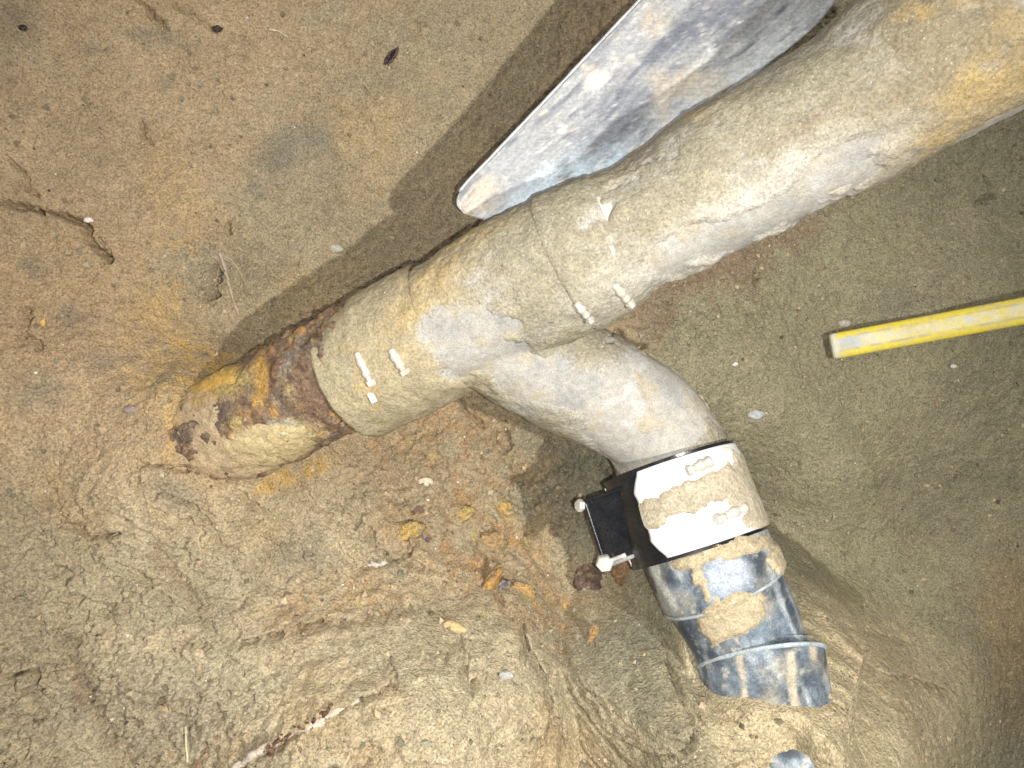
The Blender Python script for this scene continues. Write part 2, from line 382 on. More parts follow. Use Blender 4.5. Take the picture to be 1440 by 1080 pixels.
far = np.array([(-1.3, .8, .5), (-1.4, 0, .52), (-1.2, -.9, .55), (0, -1.1, .55), (1.1, -1.0, .45), (1.5, 0, .4), (1.4, .9, .42), (.2, 1.1, .4), (-.5, 1.0, .42)])
ctrl = np.concatenate([cp, far])
def _tps(r): return np.where(r > 1e-9, r * r * np.log(r + 1e-12), 0)
n_ = len(ctrl); K = _tps(np.linalg.norm(ctrl[:, None, :2] - ctrl[None, :, :2], axis=2)) + np.eye(n_) * 4e-5
Q = np.concatenate([np.ones((n_, 1)), ctrl[:, :2]], 1)
A = np.block([[K, Q], [Q.T, np.zeros((3, 3))]]); W = np.linalg.solve(A, np.concatenate([ctrl[:, 2], np.zeros(3)]))
def base_height(x, y):
    out = np.full(x.shape, W[n_]) + W[n_ + 1] * x + W[n_ + 2] * y
    for k in range(n_): out += W[k] * _tps(np.hypot(x - ctrl[k, 0], y - ctrl[k, 1]))
    return out
STEP = .0018
fx = np.arange(-.74, .90, STEP); fy = np.arange(-.66, .56, STEP)
def grow(a, lim):
    o = []; d = STEP
    while a < lim: d = min(d * 1.35, 1.5); a += d; o.append(a)
    return np.array(o)
gx = np.concatenate([fx[0] - grow(0, 18)[::-1], fx, fx[-1] + grow(0, 18)]); gy = np.concatenate([fy[0] - grow(0, 18)[::-1], fy, fy[-1] + grow(0, 18)])
# base on a coarser lattice, then interpolated
cxs = np.linspace(gx[0], gx[-1], 10)
def interp2(xs, ys, Z, x, y):
    i = np.clip(np.searchsorted(xs, x, side='right') - 1, 0, len(xs) - 2); j = np.clip(np.searchsorted(ys, y, side='right') - 1, 0, len(ys) - 2)
    a = np.clip((x - xs[i]) / (xs[i + 1] - xs[i]), 0, 1); b = np.clip((y - ys[j]) / (ys[j + 1] - ys[j]), 0, 1)
    return Z[j, i] * (1 - a) * (1 - b) + Z[j, i + 1] * a * (1 - b) + Z[j + 1, i] * (1 - a) * b + Z[j + 1, i + 1] * a * b
lx = np.arange(-1.7, 1.9, .012); ly = np.arange(-1.5, 1.5, .012)
LX, LY = np.meshgrid(lx, ly); LZ = base_height(LX, LY)
X, Y = np.meshgrid(gx, gy)
Z = interp2(lx, ly, LZ, np.clip(X, -1.69, 1.88), np.clip(Y, -1.49, 1.48))
R_ = np.maximum(np.abs(X - .05) / 1.05, np.abs(Y) / .85)
Z = Z + (.52 + .05 * perlin(np.stack([X * .5, Y * .5, X * 0], -1), 3) - Z) * sstep(1.0, 1.5, R_)
p = np.stack([X, Y, Z], -1); u, v = UV(p)
n_lo = fbm(p * 14, 4, 41); n_md = fbm(p * 45, 3, 51); n_hi = fbm(p * 150, 3, 61)
ju, jv = n_md * 16 + n_hi * 7, n_lo * 14 + n_hi * 8
# how crumbly the soil is, zone by zone
rg = .35 + .45 * sstep(640, 780, v + .1 * u + ju * 2) * sstep(930, 800, u)
rg = np.maximum(rg, .9 * blob(u, v, 650, 730, 190, 150, 20, .5)); rg = np.maximum(rg, .75 * blob(u, v, 310, 380, 80, 60, 0, .6))
rg = np.maximum(rg, .55 * blob(u, v, 1000, 440, 170, 70, -27, .6)); rg = np.maximum(rg, .5 * blob(u, v, 1180, 1000, 180, 140, 0, .5))
rg = rg * (1 - .45 * blob(u, v, 640, 990, 190, 120, -8, .5)); rg = rg * (1 - .5 * blob(u, v, 1320, 700, 260, 300, 0, .5))
n_xh = fbm(p * 330, 2, 65)
dz = .0055 * n_lo + rg * (.0070 * n_md + .0046 * n_hi + .0020 * n_xh) + .0010 * n_hi + .0005 * n_xh
# flaky, layered look of the near bank
def flakes(a, seed):
    ca, sa = math.cos(a), math.sin(a)
    return fbm(np.stack([(X * ca + Y * sa) * 16, (-X * sa + Y * ca) * 85, Z * 20], -1) + n_lo[..., None] * 1.0, 4, seed, True)
up_ = sstep(860, 780, v + ju); fl = flakes(-.62, 71) * up_ + flakes(.22, 73) * (1 - up_)
q = np.stack([X * 30, Y * 60, Z * 30], -1)
lowz = sstep(640, 720, v + ju) * sstep(900, 760, u)
dz += lowz * .0085 * (fl - .2)
st_ = fbm(q * .33, 3, 75) * 5; dz += lowz * .0065 * (sstep(.30, .70, st_ - np.floor(st_)) - .5) * .6 * sstep(.0, .35, fbm(p * 6, 2, 77) + .25)
rdg = fbm(p * 38, 3, 57, True); dz -= rg * .009 * sstep(.45, .9, rdg) * sstep(-.1, .3, fbm(p * 11, 2, 58)); rdg = fbm(p * 95, 2, 59, True); dz -= rg * .0045 * sstep(.5, .95, rdg)
# clods in the stained loose soil
w1 = np.maximum(blob(u, v, 640, 700, 170, 130, 15, .4), np.maximum(.7 * blob(u, v, 800, 850, 110, 90, 0, .5), .6 * blob(u, v, 960, 440, 200, 50, -27, .5)))
w1 = np.maximum(w1, .35 * lowz)
for sc, amp, sd_ in ((55, .0075, 1), (120, .0042, 5), (240, .0022, 9)):
    d, r = cells(X * sc + n_md * .5, Y * sc + n_hi * .4, sd_); dz += w1 * amp * r * np.clip(1 - d * 1.25, 0, 1) ** .6
d, r = cells(X * 260, Y * 260, 13); dz += .0026 * np.clip((r - .80) * 5, 0, 1) * np.clip(1 - d * 1.6, 0, 1) * (.3 + .7 * rg)   # scattered small lumps
# pits
d, r = cells(X * 90 + n_md, Y * 90 + n_hi, 23); dz -= .004 * np.clip((r - .88) * 9, 0, 1) * np.clip(1 - d * 1.8, 0, 1) * rg
# fissures and little scarps, each: outline, half-width px, depth, height of one side
CR = [([(-10,287),(40,291),(85,297),(112,308),(124,330),(135,352),(152,376)], 2.6, .012, .006), ([(8,215),(32,245),(52,286)], 1.6, .004, 0), ([(178,0),(205,15),(212,30),(235,45)], 2, .004, .002), ([(240,10),(290,25),(306,38)], 1.8, .004, 0),
 ([(195,165),(215,205)], 1.2, .003, 0), ([(140,330),(150,378)], 1.5, .004, 0), ([(300,365),(306,395),(300,430)], 3, .009, 0), ([(318,312),(322,330)], 1.5, .005, 0), ([(40,430),(30,470),(25,492)], 3.0, .006, 0), ([(38,465),(55,495)], 3, .006, 0),
 ([(190,650),(230,658),(280,662)], 2, .006, .003), ([(215,685),(270,712),(300,745)], 2, .006, .003), ([(330,685),(360,712),(400,728)], 2, .006, .003), ([(330,738),(380,735)], 1.6, .004, 0), ([(80,735),(130,755),(190,752)], 2.2, .005, .004),
 ([(180,800),(250,850),(330,905),(420,885),(470,870)], 2.5, .006, .006), ([(245,900),(300,902),(345,935)], 2, .005, .004), ([(430,880),(480,880),(540,862),(600,850)], 2, .005, .005), ([(520,740),(545,790),(610,800)], 2, .005, .003),
 ([(545,925),(555,960),(500,985),(430,1020),(350,1072)], 3, .010, .007), ([(575,905),(620,930),(635,900),(690,905)], 2.2, .007, .004), ([(640,880),(655,935),(658,975),(690,945),(735,950)], 2.5, .009, .006), ([(735,870),(735,900),(770,955),(775,1000),(760,1040)], 3, .010, .012),
 ([(640,560),(660,580),(680,600)], 2, .005, 0), ([(775,1000),(800,1055)], 2, .006, .006), ([(830,955),(880,935),(925,908),(955,875)], 2.2, .008, .008), ([(790,960),(850,985),(900,1010)], 2, .005, .003), ([(800,1045),(860,1050),(900,1040)], 2, .005, .003), ([(960,1010),(1000,1018),(1040,1005)], 1.6, .003, 0),
 ([(1128,866),(1145,864),(1160,872),(1185,878),(1230,888),(1290,905)], 2.4, .009, -.006), ([(1128,872),(1150,873),(1172,885)], 2, .008, 0), ([(1185,885),(1215,915),(1250,950),(1290,960),(1345,985)], 2.4, .007, -.006), ([(1170,930),(1215,965),(1300,1010)], 1.8, .004, 0), ([(1150,955),(1165,990)], 2.5, .007, 0),
 ([(850,640),(866,690)], 1.8, .004, 0), ([(700,640),(720,620),(705,600)], 1.6, .004, 0), ([(860,460),(880,485),(905,495)], 3, .006, 0), ([(1060,385),(1068,400)], 2, .005, 0), ([(1380,250),(1400,275),(1370,290)], 1.8, .004, 0), ([(600,760),(560,790),(500,800)], 2, .006, .005), ([(0,955),(40,948),(60,985)], 3, .008, .006), ([(60,800),(110,840),(125,880)], 2.2, .005, .003), ([(690,830),(720,860),(760,868)], 2, .006, .004)]
for pts, w, dep, hs in CR:
    a = np.array(pts); m = (u > a[:, 0].min() - 60) & (u < a[:, 0].max() + 60) & (v > a[:, 1].min() - 60) & (v < a[:, 1].max() + 60)
    if not m.any(): continue
    uu, vv = u[m] + ju[m], v[m] + jv[m]
    d, t, s = polydist(uu, vv, pts); ends = sstep(0, .12, t) * sstep(1, .85, t) * .8 + .2
    ends *= np.where((t <= 0) | (t >= 1), .0, 1)
    ww = w * (.65 + .8 * np.clip(n_md[m] + .5, 0, 1))
    dz[m] += -2.8 * dep * ends * np.exp(-(d / (1.2 * ww)) ** 2) * (.6 + .8 * np.clip(n_lo[m] + .5, 0, 1)) + 1.5 * hs * ends * np.exp(-d / 22) * (s > 0) * sstep(0, 3, d)
for pts, w, st in GROOVES:
    d, t, s = polydist(u + ju * .5, v + jv * .5, pts); dz -= .008 * st * np.exp(-(d / w) ** 2) * sstep(0, .1, t) * sstep(1, .9, t)
# the soil was dug away round the pipes: keep it below them
def dig(Z, pts, r, gap=.012, slope=1.6, stop=False):
    x0, x1, y0_, y1_ = pts[:, 0].min() - .2, pts[:, 0].max() + .2, pts[:, 1].min() - .2, pts[:, 1].max() + .2
    j0, j1 = np.searchsorted(gy, (y0_, y1_)); i0, i1 = np.searchsorted(gx, (x0, x1)); xs, ys = X[j0:j1, i0:i1], Y[j0:j1, i0:i1]
    best = np.full(xs.shape, 9.); za = np.zeros(xs.shape)
    for q in pts:
        d = np.hypot(xs - q[0], ys - q[1]); m = d < best; best = np.where(m, d, best); za = np.where(m, q[2], za)
    lim = za - gap + np.maximum(0, best - r) * slope
    if stop:
        td = pts[-1, :2] - pts[-4, :2]; td /= np.linalg.norm(td); lim = lim + np.maximum(0, (xs - pts[-1, 0]) * td[0] + (ys - pts[-1, 1]) * td[1]) * 9.
    zz = Z[j0:j1, i0:i1]; k = .012; h = np.clip(.5 + .5 * (lim - zz) / k, 0, 1); Z[j0:j1, i0:i1] = lim + (zz - lim) * h - k * h * (1 - h)
    return Z
Z = dig(Z, spline(EL[:7, :3], 60)[:47], .080, .004, .7, True); Z = dig(Z, spline(BR[:, :3], 50), .052)
Z = dig(Z, AX0[None] + AXD[None] * np.linspace(.13, 1.0, 80)[:, None], .058)
# loose sand heaped over the lower end of the bend
hx, hy = X - .206, Y + .2735 + .010 * n_lo + .004 * n_md; hy = hy + .016 * sstep(.0, -.04, hx) + .006 * sstep(.02, .06, hx)
heap = .489 - 1.1 * np.maximum(0, np.abs(hx + .004) - .078 + .012 * n_lo) - 3.2 * np.maximum(0, hy) - .12 * np.maximum(0, -hy) - 2.5 * hx * hx
k = .010; hh_ = np.clip(.5 + .5 * (Z - heap) / k, 0, 1); Z = heap + (Z - heap) * hh_ + k * hh_ * (1 - hh_)
fade = sstep(1.45, 1.1, R_); Z = Z + dz * (fade + .25 * (1 - fade))
p = np.stack([X, Y, Z], -1); u, v = UV(np.minimum(p, H - .2))
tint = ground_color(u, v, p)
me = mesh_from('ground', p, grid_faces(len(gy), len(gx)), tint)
g = obj('ground', me, M_GROUND); tag(g, kind='structure'); g['label'] = 'sandy brown soil of the dug pit'
GZ = Z
def ground_z(x, y):
    return float(interp2(gx, gy, GZ, np.array([x]), np.array([y]))[0])
def on_ground(u0, v0, lift=0.):
    D = .85
    lo, hi = .3, 1.2
    for D in np.arange(.4, 1.2, .002):
        q = P(u0, v0, D)
        if q[2] <= ground_z(q[0], q[1]): break
    q = P(u0, v0, D - lift); return q

# ------------------------------------------------------------------ loose grains on the soil
rs = np.random.RandomState(3)
def grain_cloud(name, n, rmin, rmax, pick, mat, tints):
    oc = np.array([(1,0,0),(-1,0,0),(0,1,0),(0,-1,0),(0,0,1),(0,0,-1)], float); of = np.array([(0,2,4),(2,1,4),(1,3,4),(3,0,4),(2,0,5),(1,2,5),(3,1,5),(0,3,5)])
    xs, ys = pick(n); n = len(xs); zs = interp2(gx, gy, GZ, xs, ys)
    r = rmin + (rmax - rmin) * rs.rand(n) ** 4
    a = rs.normal(size=(n, 3, 3)); qm, _ = np.linalg.qr(a)
    sc = r[:, None, None] * (.6 + .8 * rs.rand(n, 6, 1))
    V = np.einsum('nij,kj->nki', qm, oc) * sc + np.stack([xs, ys, zs + r * .25], -1)[:, None, :]
    Fc = (of[None] + (np.arange(n) * 6)[:, None, None]).reshape(-1, 3)
    gi = rs.randint(0, len(tints), n); c = np.array(tints)[gi] * (.7 + .6 * rs.rand(n, 1))
    me = mesh_from(name, V.reshape(-1, 3), Fc, np.repeat(c, 6, 0), smooth=False)
    return tag(obj(name, me, mat), kind='stuff')
def pick_zone(n):
    xs = rs.uniform(-.7, .85, n); ys = rs.uniform(-.62, .54, n)
    zs = interp2(gx, gy, GZ, xs, ys); uu, vv = UV(np.stack([xs, ys, zs], -1))
    pr = .25 + .75 * blob(uu, vv, 650, 730, 190, 160, 20, .5) + .35 * (vv > 760) * (uu < 1100) + .5 * blob(uu, vv, 320, 400, 110, 90, 0, .6) + .4 * blob(uu, vv, 1020, 450, 200, 80, -27, .6)
    k = rs.rand(n) < pr; return xs[k], ys[k]
g = grain_cloud('soil_crumbs', 26000, .0007, .0042, pick_zone, M_STONE, [BROWN, BEIGE, GREY, GREYG, (.36, .28, .18), (.30, .25, .17), (.20, .15, .10)])
g['label'] = 'loose soil crumbs scattered over the pit soil'
g = grain_cloud('sand_grains', 3200, .0007, .0020, pick_zone, M_STONE, [(.62, .56, .46), (.55, .5, .42), (.66, .6, .5), (.42, .28, .12), (.10, .08, .07)])
g['label'] = 'pale and dark grit grains lying on the soil'

# ------------------------------------------------------------------ the main pipe line
def s_of_u(u0):                           # parameter on the axis line whose picture has this column
    # (x0+s dx)/(D0+s dD) = (u0-720)/F
    k = (u0 - 720) / F; D0 = H - AX0[2]; dD = -AXD[2]
    return (k * D0 - AX0[0]) / (AXD[0] - k * dD)
UPPER = np.array([(300,538),(350,513),(400,487),(470,447),(482,433),(510,412),(540,397),(600,365),(660,325),(700,302),(760,275),(800,258),(860,237),(905,208),(960,162),(1000,141),(1040,118),(1090,86),(1130,62),(1165,28),(1190,3),(1260,-50),(1440,-160),(1620,-270)], float)
LOWER = np.array([(300,700),(450,655),(562,599),(600,582),(660,550),(760,505),(865,455),(920,415),(980,386),(1043,358),(1152,303),(1250,257),(1320,220),(1440,163),(1620,80)], float)
def edge_r(s, poly):
    c = AX0 + AXD * s; uu, vv = UV(c); c2 = AX0 + AXD * (s + .01); u2, v2 = UV(c2)
    t = np.array((u2 - uu, v2 - vv)); t /= np.linalg.norm(t); nrm = np.array((t[1], -t[0]))
    best = None
    for k in range(len(poly) - 1):
        a, b = poly[k], poly[k + 1]; m = np.array([nrm, -(b - a)]).T
        if abs(np.linalg.det(m)) < 1e-9: continue
        q = np.linalg.solve(m, a - np.array((uu, vv)))
        if -.001 <= q[1] <= 1.001 and abs(q[0]) < 260: best = abs(q[0])
    return (best if best else 90) * (H - c[2]) / F
def main_radius(sv, nth):
    ru = np.array([edge_r(s, UPPER) for s in sv]); rl = np.array([edge_r(s, LOWER) for s in sv])
    pa = AX0 + AXD * np.asarray(sv)[:, None]; t, n, b = frames(pa)
    sd = 1 if b[0][1] > 0 else -1
    ang = np.linspace(0, 2 * math.pi, nth, endpoint=False); w = .5 + .5 * np.sin(ang) * sd
    return pa, rl[:, None] + (ru - rl)[:, None] * w[None]
def sand_color(u, v, p):
    n1 = fbm(p * 16, 4, 81); n2 = fbm(p * 55, 3, 83)
    c = np.tile(np.array((.242, .216, .154)), u.shape + (1,))
    c = mixc(c, (.235, .21, .15), sstep(-.1, .5, n1)); c = mixc(c, (.32, .28, .19), sstep(.0, .5, -n1) * .7)
    c = mixc(c, (.235, .19, .12), sstep(1120, 1360, u + n1 * 80) * .8)
    c = mixc(c, (.325, .27, .17), sstep(740, 590, u + n1 * 60) * .9)
    for su, sv, ru, rv, a, st in ((600, 420, 90, 30, -55, .7), (680, 330, 60, 14, -30, .45), (1410, 120, 90, 32, -27, 1.), (1320, 205, 40, 14, -27, .9), (1262, 20, 22, 12, 0, .9), (1300, 22, 16, 12, 0, .9), (1390, 5, 40, 14, 0, .7), (515, 545, 50, 7, 60, .8), (1250, 140, 16, 8, 0, .6), (985, 165, 20, 12, 0, .4), (1440, 60, 50, 50, 0, .6)):
        c = mixc(c, (.37, .265, .115), blob(u + n2 * 36, v + n1 * 36, su, sv, ru, rv, a, .8) * st * sstep(-.5, .25, n2 + n1) * .85)
    for su, sv, ru, rv, a in ((965, 345, 14, 4, -20), (1130, 180, 60, 12, -30), (705, 385, 12, 5, -30), (893, 230, 26, 12, -30), (1245, 25, 5, 9, 10)):
        c = mixc(c, (.21, .165, .12), blob(u + n2 * 16, v + n1 * 12, su, sv, ru, rv, a, .7) * .65)
    c = mixc(c, (.44, .41, .36), blob(u + n2 * 30, v + n1 * 30, 1060, 300, 230, 45, -28, .5) * .75)
    c = mixc(c, (.35, .33, .295), blob(u + n2 * 30, v + n1 * 30, 880, 585, 80, 60, 30, .5) * .8)
    return c * (1 + .14 * n1 + .14 * n2)[..., None]
def wall_color(u, v, p):                  # chalky old pipe wall
    n1 = fbm(p * 22, 4, 91); n2 = fbm(p * 80, 3, 93)
    c = np.tile(np.array((.325, .305, .27)), u.shape + (1,))
    c = mixc(c, (.27, .26, .24), sstep(.0, .4, n1)); c = mixc(c, (.27, .265, .25), sstep(.30, .55, n2 + .4 * n1) * .8)
    c = mixc(c, (.43, .415, .395), sstep(.1, .5, -n1) * .8); c = mixc(c, (.33, .285, .205), sstep(.0, .35, fbm(p * 36, 4, 97)) * .8)
    return c * (1 + .1 * n2)[..., None]
# where no sand sticks (u, v, ru, rv, angle, strength)
BARE = [(645, 468, 50, 36, -25, 1.), (700, 505, 80, 26, 25, .9), (890, 590, 75, 55, 35, 1.), (930, 540, 60, 22, 40, .7), (780, 545, 90, 30, 25, .7), (960, 345, 46, 20, -28, .8), (1060, 320, 130, 24, -27, .75), (1180, 240, 70, 26, -28, .8), (1385, 190, 90, 12, -27, 1.), (845, 300, 10, 26, 70, .5), (650, 525, 40, 12, 0, .7), (715, 445, 14, 10, 0, .5), (860, 620, 50, 20, 40, .5), (960, 560, 40, 26, 50, .6)]
def crust_thick(p, base=.0022, amp=.0028, bare=BARE):
    u, v = UV(p); n1 = fbm(p * 18, 4, 101); n2 = fbm(p * 60, 4, 103); n3 = fbm(p * 190, 2, 105)
    t = base + amp * 1.1 * n1 + .0021 * n2 + .0008 * n3
    for bu, bv, ru, rv, a, st in bare:
        t = t - .0075 * st * blob(u + n2 * 34, v + n1 * 34, bu, bv, ru, rv, a, .6)
    for pts, w, dep in CRUST_CR:
        d, tt, s = polydist(u + n2 * 12, v + n3 * 12 + n1 * 6, pts); t = t - dep * np.exp(-(d / w) ** 2) * ((tt > 0) & (tt < 1))
    return np.maximum(t, -.004)
CRUST_CR = [([(838,275),(845,305),(858,335),(862,360)], 2.5, .004), ([(900,245),(870,260),(850,270)], 2, .003), ([(955,215),(890,235)], 2, .003), ([(860,470),(845,490)], 2, .003), ([(1105,165),(1160,140)], 2, .002)]

def segment(name, u0, u1, mat, parent, dr=0., nth=150, step=.0022, sand=False, tintf=None, base=.0022, amp=.0028, extra=None):
    s0, s1 = s_of_u(u0), s_of_u(u1); L = np.linalg.norm(AXD) * (s1 - s0); ns = max(8, int(L / step))
    sv = np.linspace(s0, s1, ns); pa, rr = main_radius(sv, nth); rr = rr - .0042 + dr
    V, Nn, Fc = tube(pa, rr, nth)
    if sand:
        th = crust_thick(V, base, amp); V = V + Nn * th[..., None]
    else:
        V = V + Nn * (.0008 * fbm(V * 60, 3, 111))[..., None]
    if extra is not None: V = extra(V, Nn, sv)
    uu, vv = UV(V); c = (tintf or (sand_color if sand else wall_color))(uu, vv, V)
    if sand: c = c + (wall_color(uu, vv, V) - c) * sstep(.0026, -.0012, th + .0012 * fbm(V * 130, 3, 99))[..., None]
    me = mesh_from(name, V, Fc, c)
    return obj(name, me, mat, parent)

# rusty cast-iron pipe on the left, running into the pit wall
def rust_color(u, v, p):
    n1 = fbm(p * 24, 4, 121); n2 = fbm(p * 60, 4, 123); n3 = fbm(p * 150, 3, 125)
    c = np.tile(np.array((.19, .122, .08)), u.shape + (1,))
    c = mixc(c, (.14, .105, .08), sstep(-.05, .3, n1)); c = mixc(c, (.24, .225, .20), sstep(.12, .4, fbm(p * 38, 4, 127)) * .7); c = mixc(c, (.30, .225, .13), sstep(.0, .3, fbm(p * 90, 4, 128)) * .7)
    c = mixc(c, (.40, .22, .07), sstep(.2, .4, n2 + .3 * n3) * .8); c = mixc(c, (.50, .37, .15), sstep(.2, .45, fbm(p * 40, 4, 129)) * .75)
    c = mixc(c, (.10, .06, .04), sstep(.25, .5, -n2 + .3 * n3) * .8)
    c = mixc(c, (.46, .27, .07), blob(u + n2 * 16, v + n1 * 16, 368, 530, 10, 36, 0, .5) * .8)
    c = mixc(c, (.14, .08, .05), blob(u + n2 * 12, v, 384, 520, 9, 28, 0, .5) * .8)
    c = mixc(c, (.50, .37, .13), blob(u + n2 * 26, v + n1 * 20, 300, 540, 50, 20, -10, .6) * .85)
    c = mixc(c, (.52, .42, .22), blob(u + n2 * 30, v + n1 * 20, 385, 622, 62, 24, -12, .5))
    c = mixc(c, (.60, .54, .42), blob(u + n2 * 20, v + n1 * 12, 385, 602, 22, 8, -10, .6) * .9)
    return c * (1 + .2 * n2 + .3 * n3)[..., None]
PIPE = thing('rusty_pipe', AX0, 'rusty brown cast iron pipe coming out of the pit wall on the left', 'pipe')
s0, s1 = s_of_u(190), s_of_u(545); ns = 150; sv = np.linspace(s0, s1, ns); pa = AX0 + AXD * sv[:, None]
V, Nn, Fc = tube(pa, np.full(ns, .0555), 150); nz = fbm(V * 40, 4, 131); nz2 = fbm(V * 130, 3, 133)
nz3 = fbm(V * 75, 3, 135); V = V + Nn * (.0030 * nz + .0018 * nz2 + .0030 * sstep(.0, .12, nz3) * sstep(-.3, .2, nz))[..., None]; uu, vv = UV(V)
obj('pipe_wall', mesh_from('pipe_wall', V, Fc, rust_color(uu, vv, V)), M_RUST, PIPE)
# rust scale and caked soil on it
V, Nn, Fc = tube(pa, np.full(ns, .0550), 150); uu, vv = UV(V); n1 = fbm(V * 30, 4, 141); n2 = fbm(V * 90, 3, 143)
b_ = np.maximum(blob(uu + n2 * 26, vv + n1 * 26, 350, 640, 95, 42, -15, .5), np.maximum(.8 * blob(uu + n2 * 26, vv + n1 * 26, 270, 560, 45, 90, 0, .5), .75 * blob(uu + n2 * 20, vv + n1 * 20, 290, 530, 50, 22, -10, .6)))
b_ = np.maximum(b_, .55 * blob(uu + n2 * 20, vv + n1 * 26, 500, 590, 60, 16, -25, .6))
V = V + Nn * (-.003 + .0065 * b_ + .0026 * n2 + .0018 * n1 + .0012 * fbm(V * 200, 2, 145))[..., None]
c = ground_color(uu, vv, V); c = mixc(c, (.46, .37, .20), blob(uu + n2 * 46, vv + n1 * 30, 392, 622, 70, 24, -12, .6) * .9); c = mixc(c, (.52, .32, .08), blob(uu + n2 * 26, vv + n1 * 20, 300, 527, 60, 20, -8, .6))
obj('caked_soil', mesh_from('caked_soil', V, Fc, c), M_CRUST, PIPE)

# left coupling sleeve under sand
def lip(one=True, two=False):
    def f(V, Nn, sv):
        t = np.linspace(0, 1, len(sv)); L = np.linalg.norm(AXD) * (sv[-1] - sv[0]); d = np.minimum(t, 1 - t if two else 1) * L
        k = np.clip(d / .004, 0, 1); return V - Nn * (.004 * (1 - k) ** 2)[:, None, None]
    return f
def hit(ob, u0, v0, lift=0.):
    o = Vector((0, 0, H)); d = Vector(P(u0, v0, 1.)) - o; d.normalize()
    mw = ob.matrix_world
    off = Vector((0, 0, 0)); q = ob.parent
    while q is not None: off += q.matrix_basis.translation; q = q.parent
    ok, loc, nr, i = ob.ray_cast(o - off, d)
    return (np.array(loc + off) + np.array(nr) * lift, np.array(nr)) if ok else (P(u0, v0, .65), np.array((0, 0, 1.)))
def clamp_screw(parent, host, ua, va, ub, vb, w=.0085, mat=None, head='b'):
    mat = mat or M_STRAP
    a, na = hit(host, ua, va); b, nb = hit(host, ub, vb); n = na + nb; n /= np.linalg.norm(n); n = n if n[2] > 0 else -n; c = (a + b) / 2 - n * .0002; ax = (b - a); L = np.linalg.norm(ax); ax /= L
    n = n - ax * (n @ ax); n /= np.linalg.norm(n); side = np.cross(n, ax)
    # saddle plate
    s = obj('clamp_screw', box_mesh('clamp_screw', c - n * .0030, ax * L * .5, side * w * .5, n * .0022, .3), mat, parent)
    # barrel housing with rounded top
    k = np.linspace(-1, 1, 9); pa = c[None] + ax[None] * (k * L * .30)[:, None] + n[None] * .0022
    V, Nn, Fc = tube(pa, np.array([.6, .72, .74, 1, 1, .8, .8, 1, .92]) * w * .44, 8, cap=True)
    obj('screw_housing', mesh_from('screw_housing', V, Fc), mat, s)
    e = 1 if head == 'b' else -1
    pa = c[None] + ax[None] * (e * np.linspace(L * .28, L * .42, 4))[:, None] + n[None] * .0028
    V, Nn, Fc = tube(pa, np.full(4, w * .26), 12, cap=True); obj('screw_shank', mesh_from('screw_shank', V, Fc), mat, s)
    obj('screw_head', hex_mesh('screw_head', c + ax * e * L * .40 + n * .0028, ax * e, w * .42, L * .14), mat, s)
    return s
CPL = thing('pipe_coupling', AX0 + AXD * s_of_u(548), 'sand covered sleeve coupling with two shiny clamp screws on the rusty pipe end', 'coupling')
sl = segment('sleeve', 487, 625, M_CRUST, CPL, dr=.0022, sand=True, base=.0035, amp=.002, extra=lip())
clamp_screw(CPL, sl, 497, 484, 524, 540, .010); clamp_screw(CPL, sl, 545, 482, 571, 524, .011)
def strap(u0, parent, lift):
    s0_ = s_of_u(u0); dl_ = .0042 / np.linalg.norm(AXD); sv = np.linspace(s0_ - dl_, s0_ + dl_, 6); pa, rr = main_radius(sv, 150)
    V, Nn, Fc = tube(pa, rr - .0042 + lift, 150); obj('strap', mesh_from('strap', V, Fc), M_STRAP, parent)
strap(509, CPL, .0040); strap(557, CPL, .0034)
 
a, na = hit(sl, 500, 486); b, nb = hit(sl, 529, 560)
obj('strap_end', box_mesh('strap_end', hit(sl, 524, 558, .001)[0], np.array((.0022, -.0042, 0)), np.array((.0024, .0013, 0)), np.array((0, 0, .0015))), M_STRAP, CPL)

# the wye: run and branch grown together
def remeshed(name, parts, voxel, smooth):
    Vs, Fs, o = [], [], 0
    for V, Fc in parts:
        Vs.append(np.asarray(V).reshape(-1, 3)); Fs += [[i + o for i in f] for f in Fc]; o += len(Vs[-1])
    me = mesh_from(name, np.concatenate(Vs), Fs); ob = bpy.data.objects.new(name, me); COL.objects.link(ob)
    r = ob.modifiers.new('r', 'REMESH'); r.mode = 'VOXEL'; r.voxel_size = voxel
    s = ob.modifiers.new('s', 'SMOOTH'); s.iterations = smooth; s.factor = .5
    dg = bpy.context.evaluated_depsgraph_get(); m2 = bpy.data.meshes.new_from_object(ob.evaluated_get(dg))
    n = len(m2.vertices); co = np.empty(n * 3, np.float32); m2.vertices.foreach_get('co', co); nr = np.empty(n * 3, np.float32); m2.vertices.foreach_get('normal', nr)
    nf = len(m2.polygons); fi = np.empty(nf * 4, np.int32); m2.loops.foreach_get('vertex_index', fi)
    bpy.data.objects.remove(ob); bpy.data.meshes.remove(me); bpy.data.meshes.remove(m2)
    return co.reshape(-1, 3).astype(float), nr.reshape(-1, 3).astype(float), fi.reshape(-1, 4)
WYE = thing('wye_fitting', P(740, 470, .70), 'pale chalky wye fitting whose curved branch drops to the black and white clamp', 'pipe fitting')
def wye_parts(dr):
    sv = np.linspace(s_of_u(604), s_of_u(800), 60); pa, rr = main_radius(sv, 96)
    V, _, Fc = tube(pa, rr - .0042 + dr, 96, cap=True)
    V2, _, F2 = tube(br[:, :3], br[:, 3] + dr - .0012, 96, cap=True)
    return [(V, Fc), (V2, F2)]
co, nr, fi = remeshed('wye', wye_parts(0.), .0020, 14)
co = co + nr * (.0009 * fbm(co * 60, 3, 151))[:, None]; uu, vv = UV(co)
obj('fitting_wall', mesh_from('fitting_wall', co, fi, wall_color(uu, vv, co)), M_PIPE, WYE)
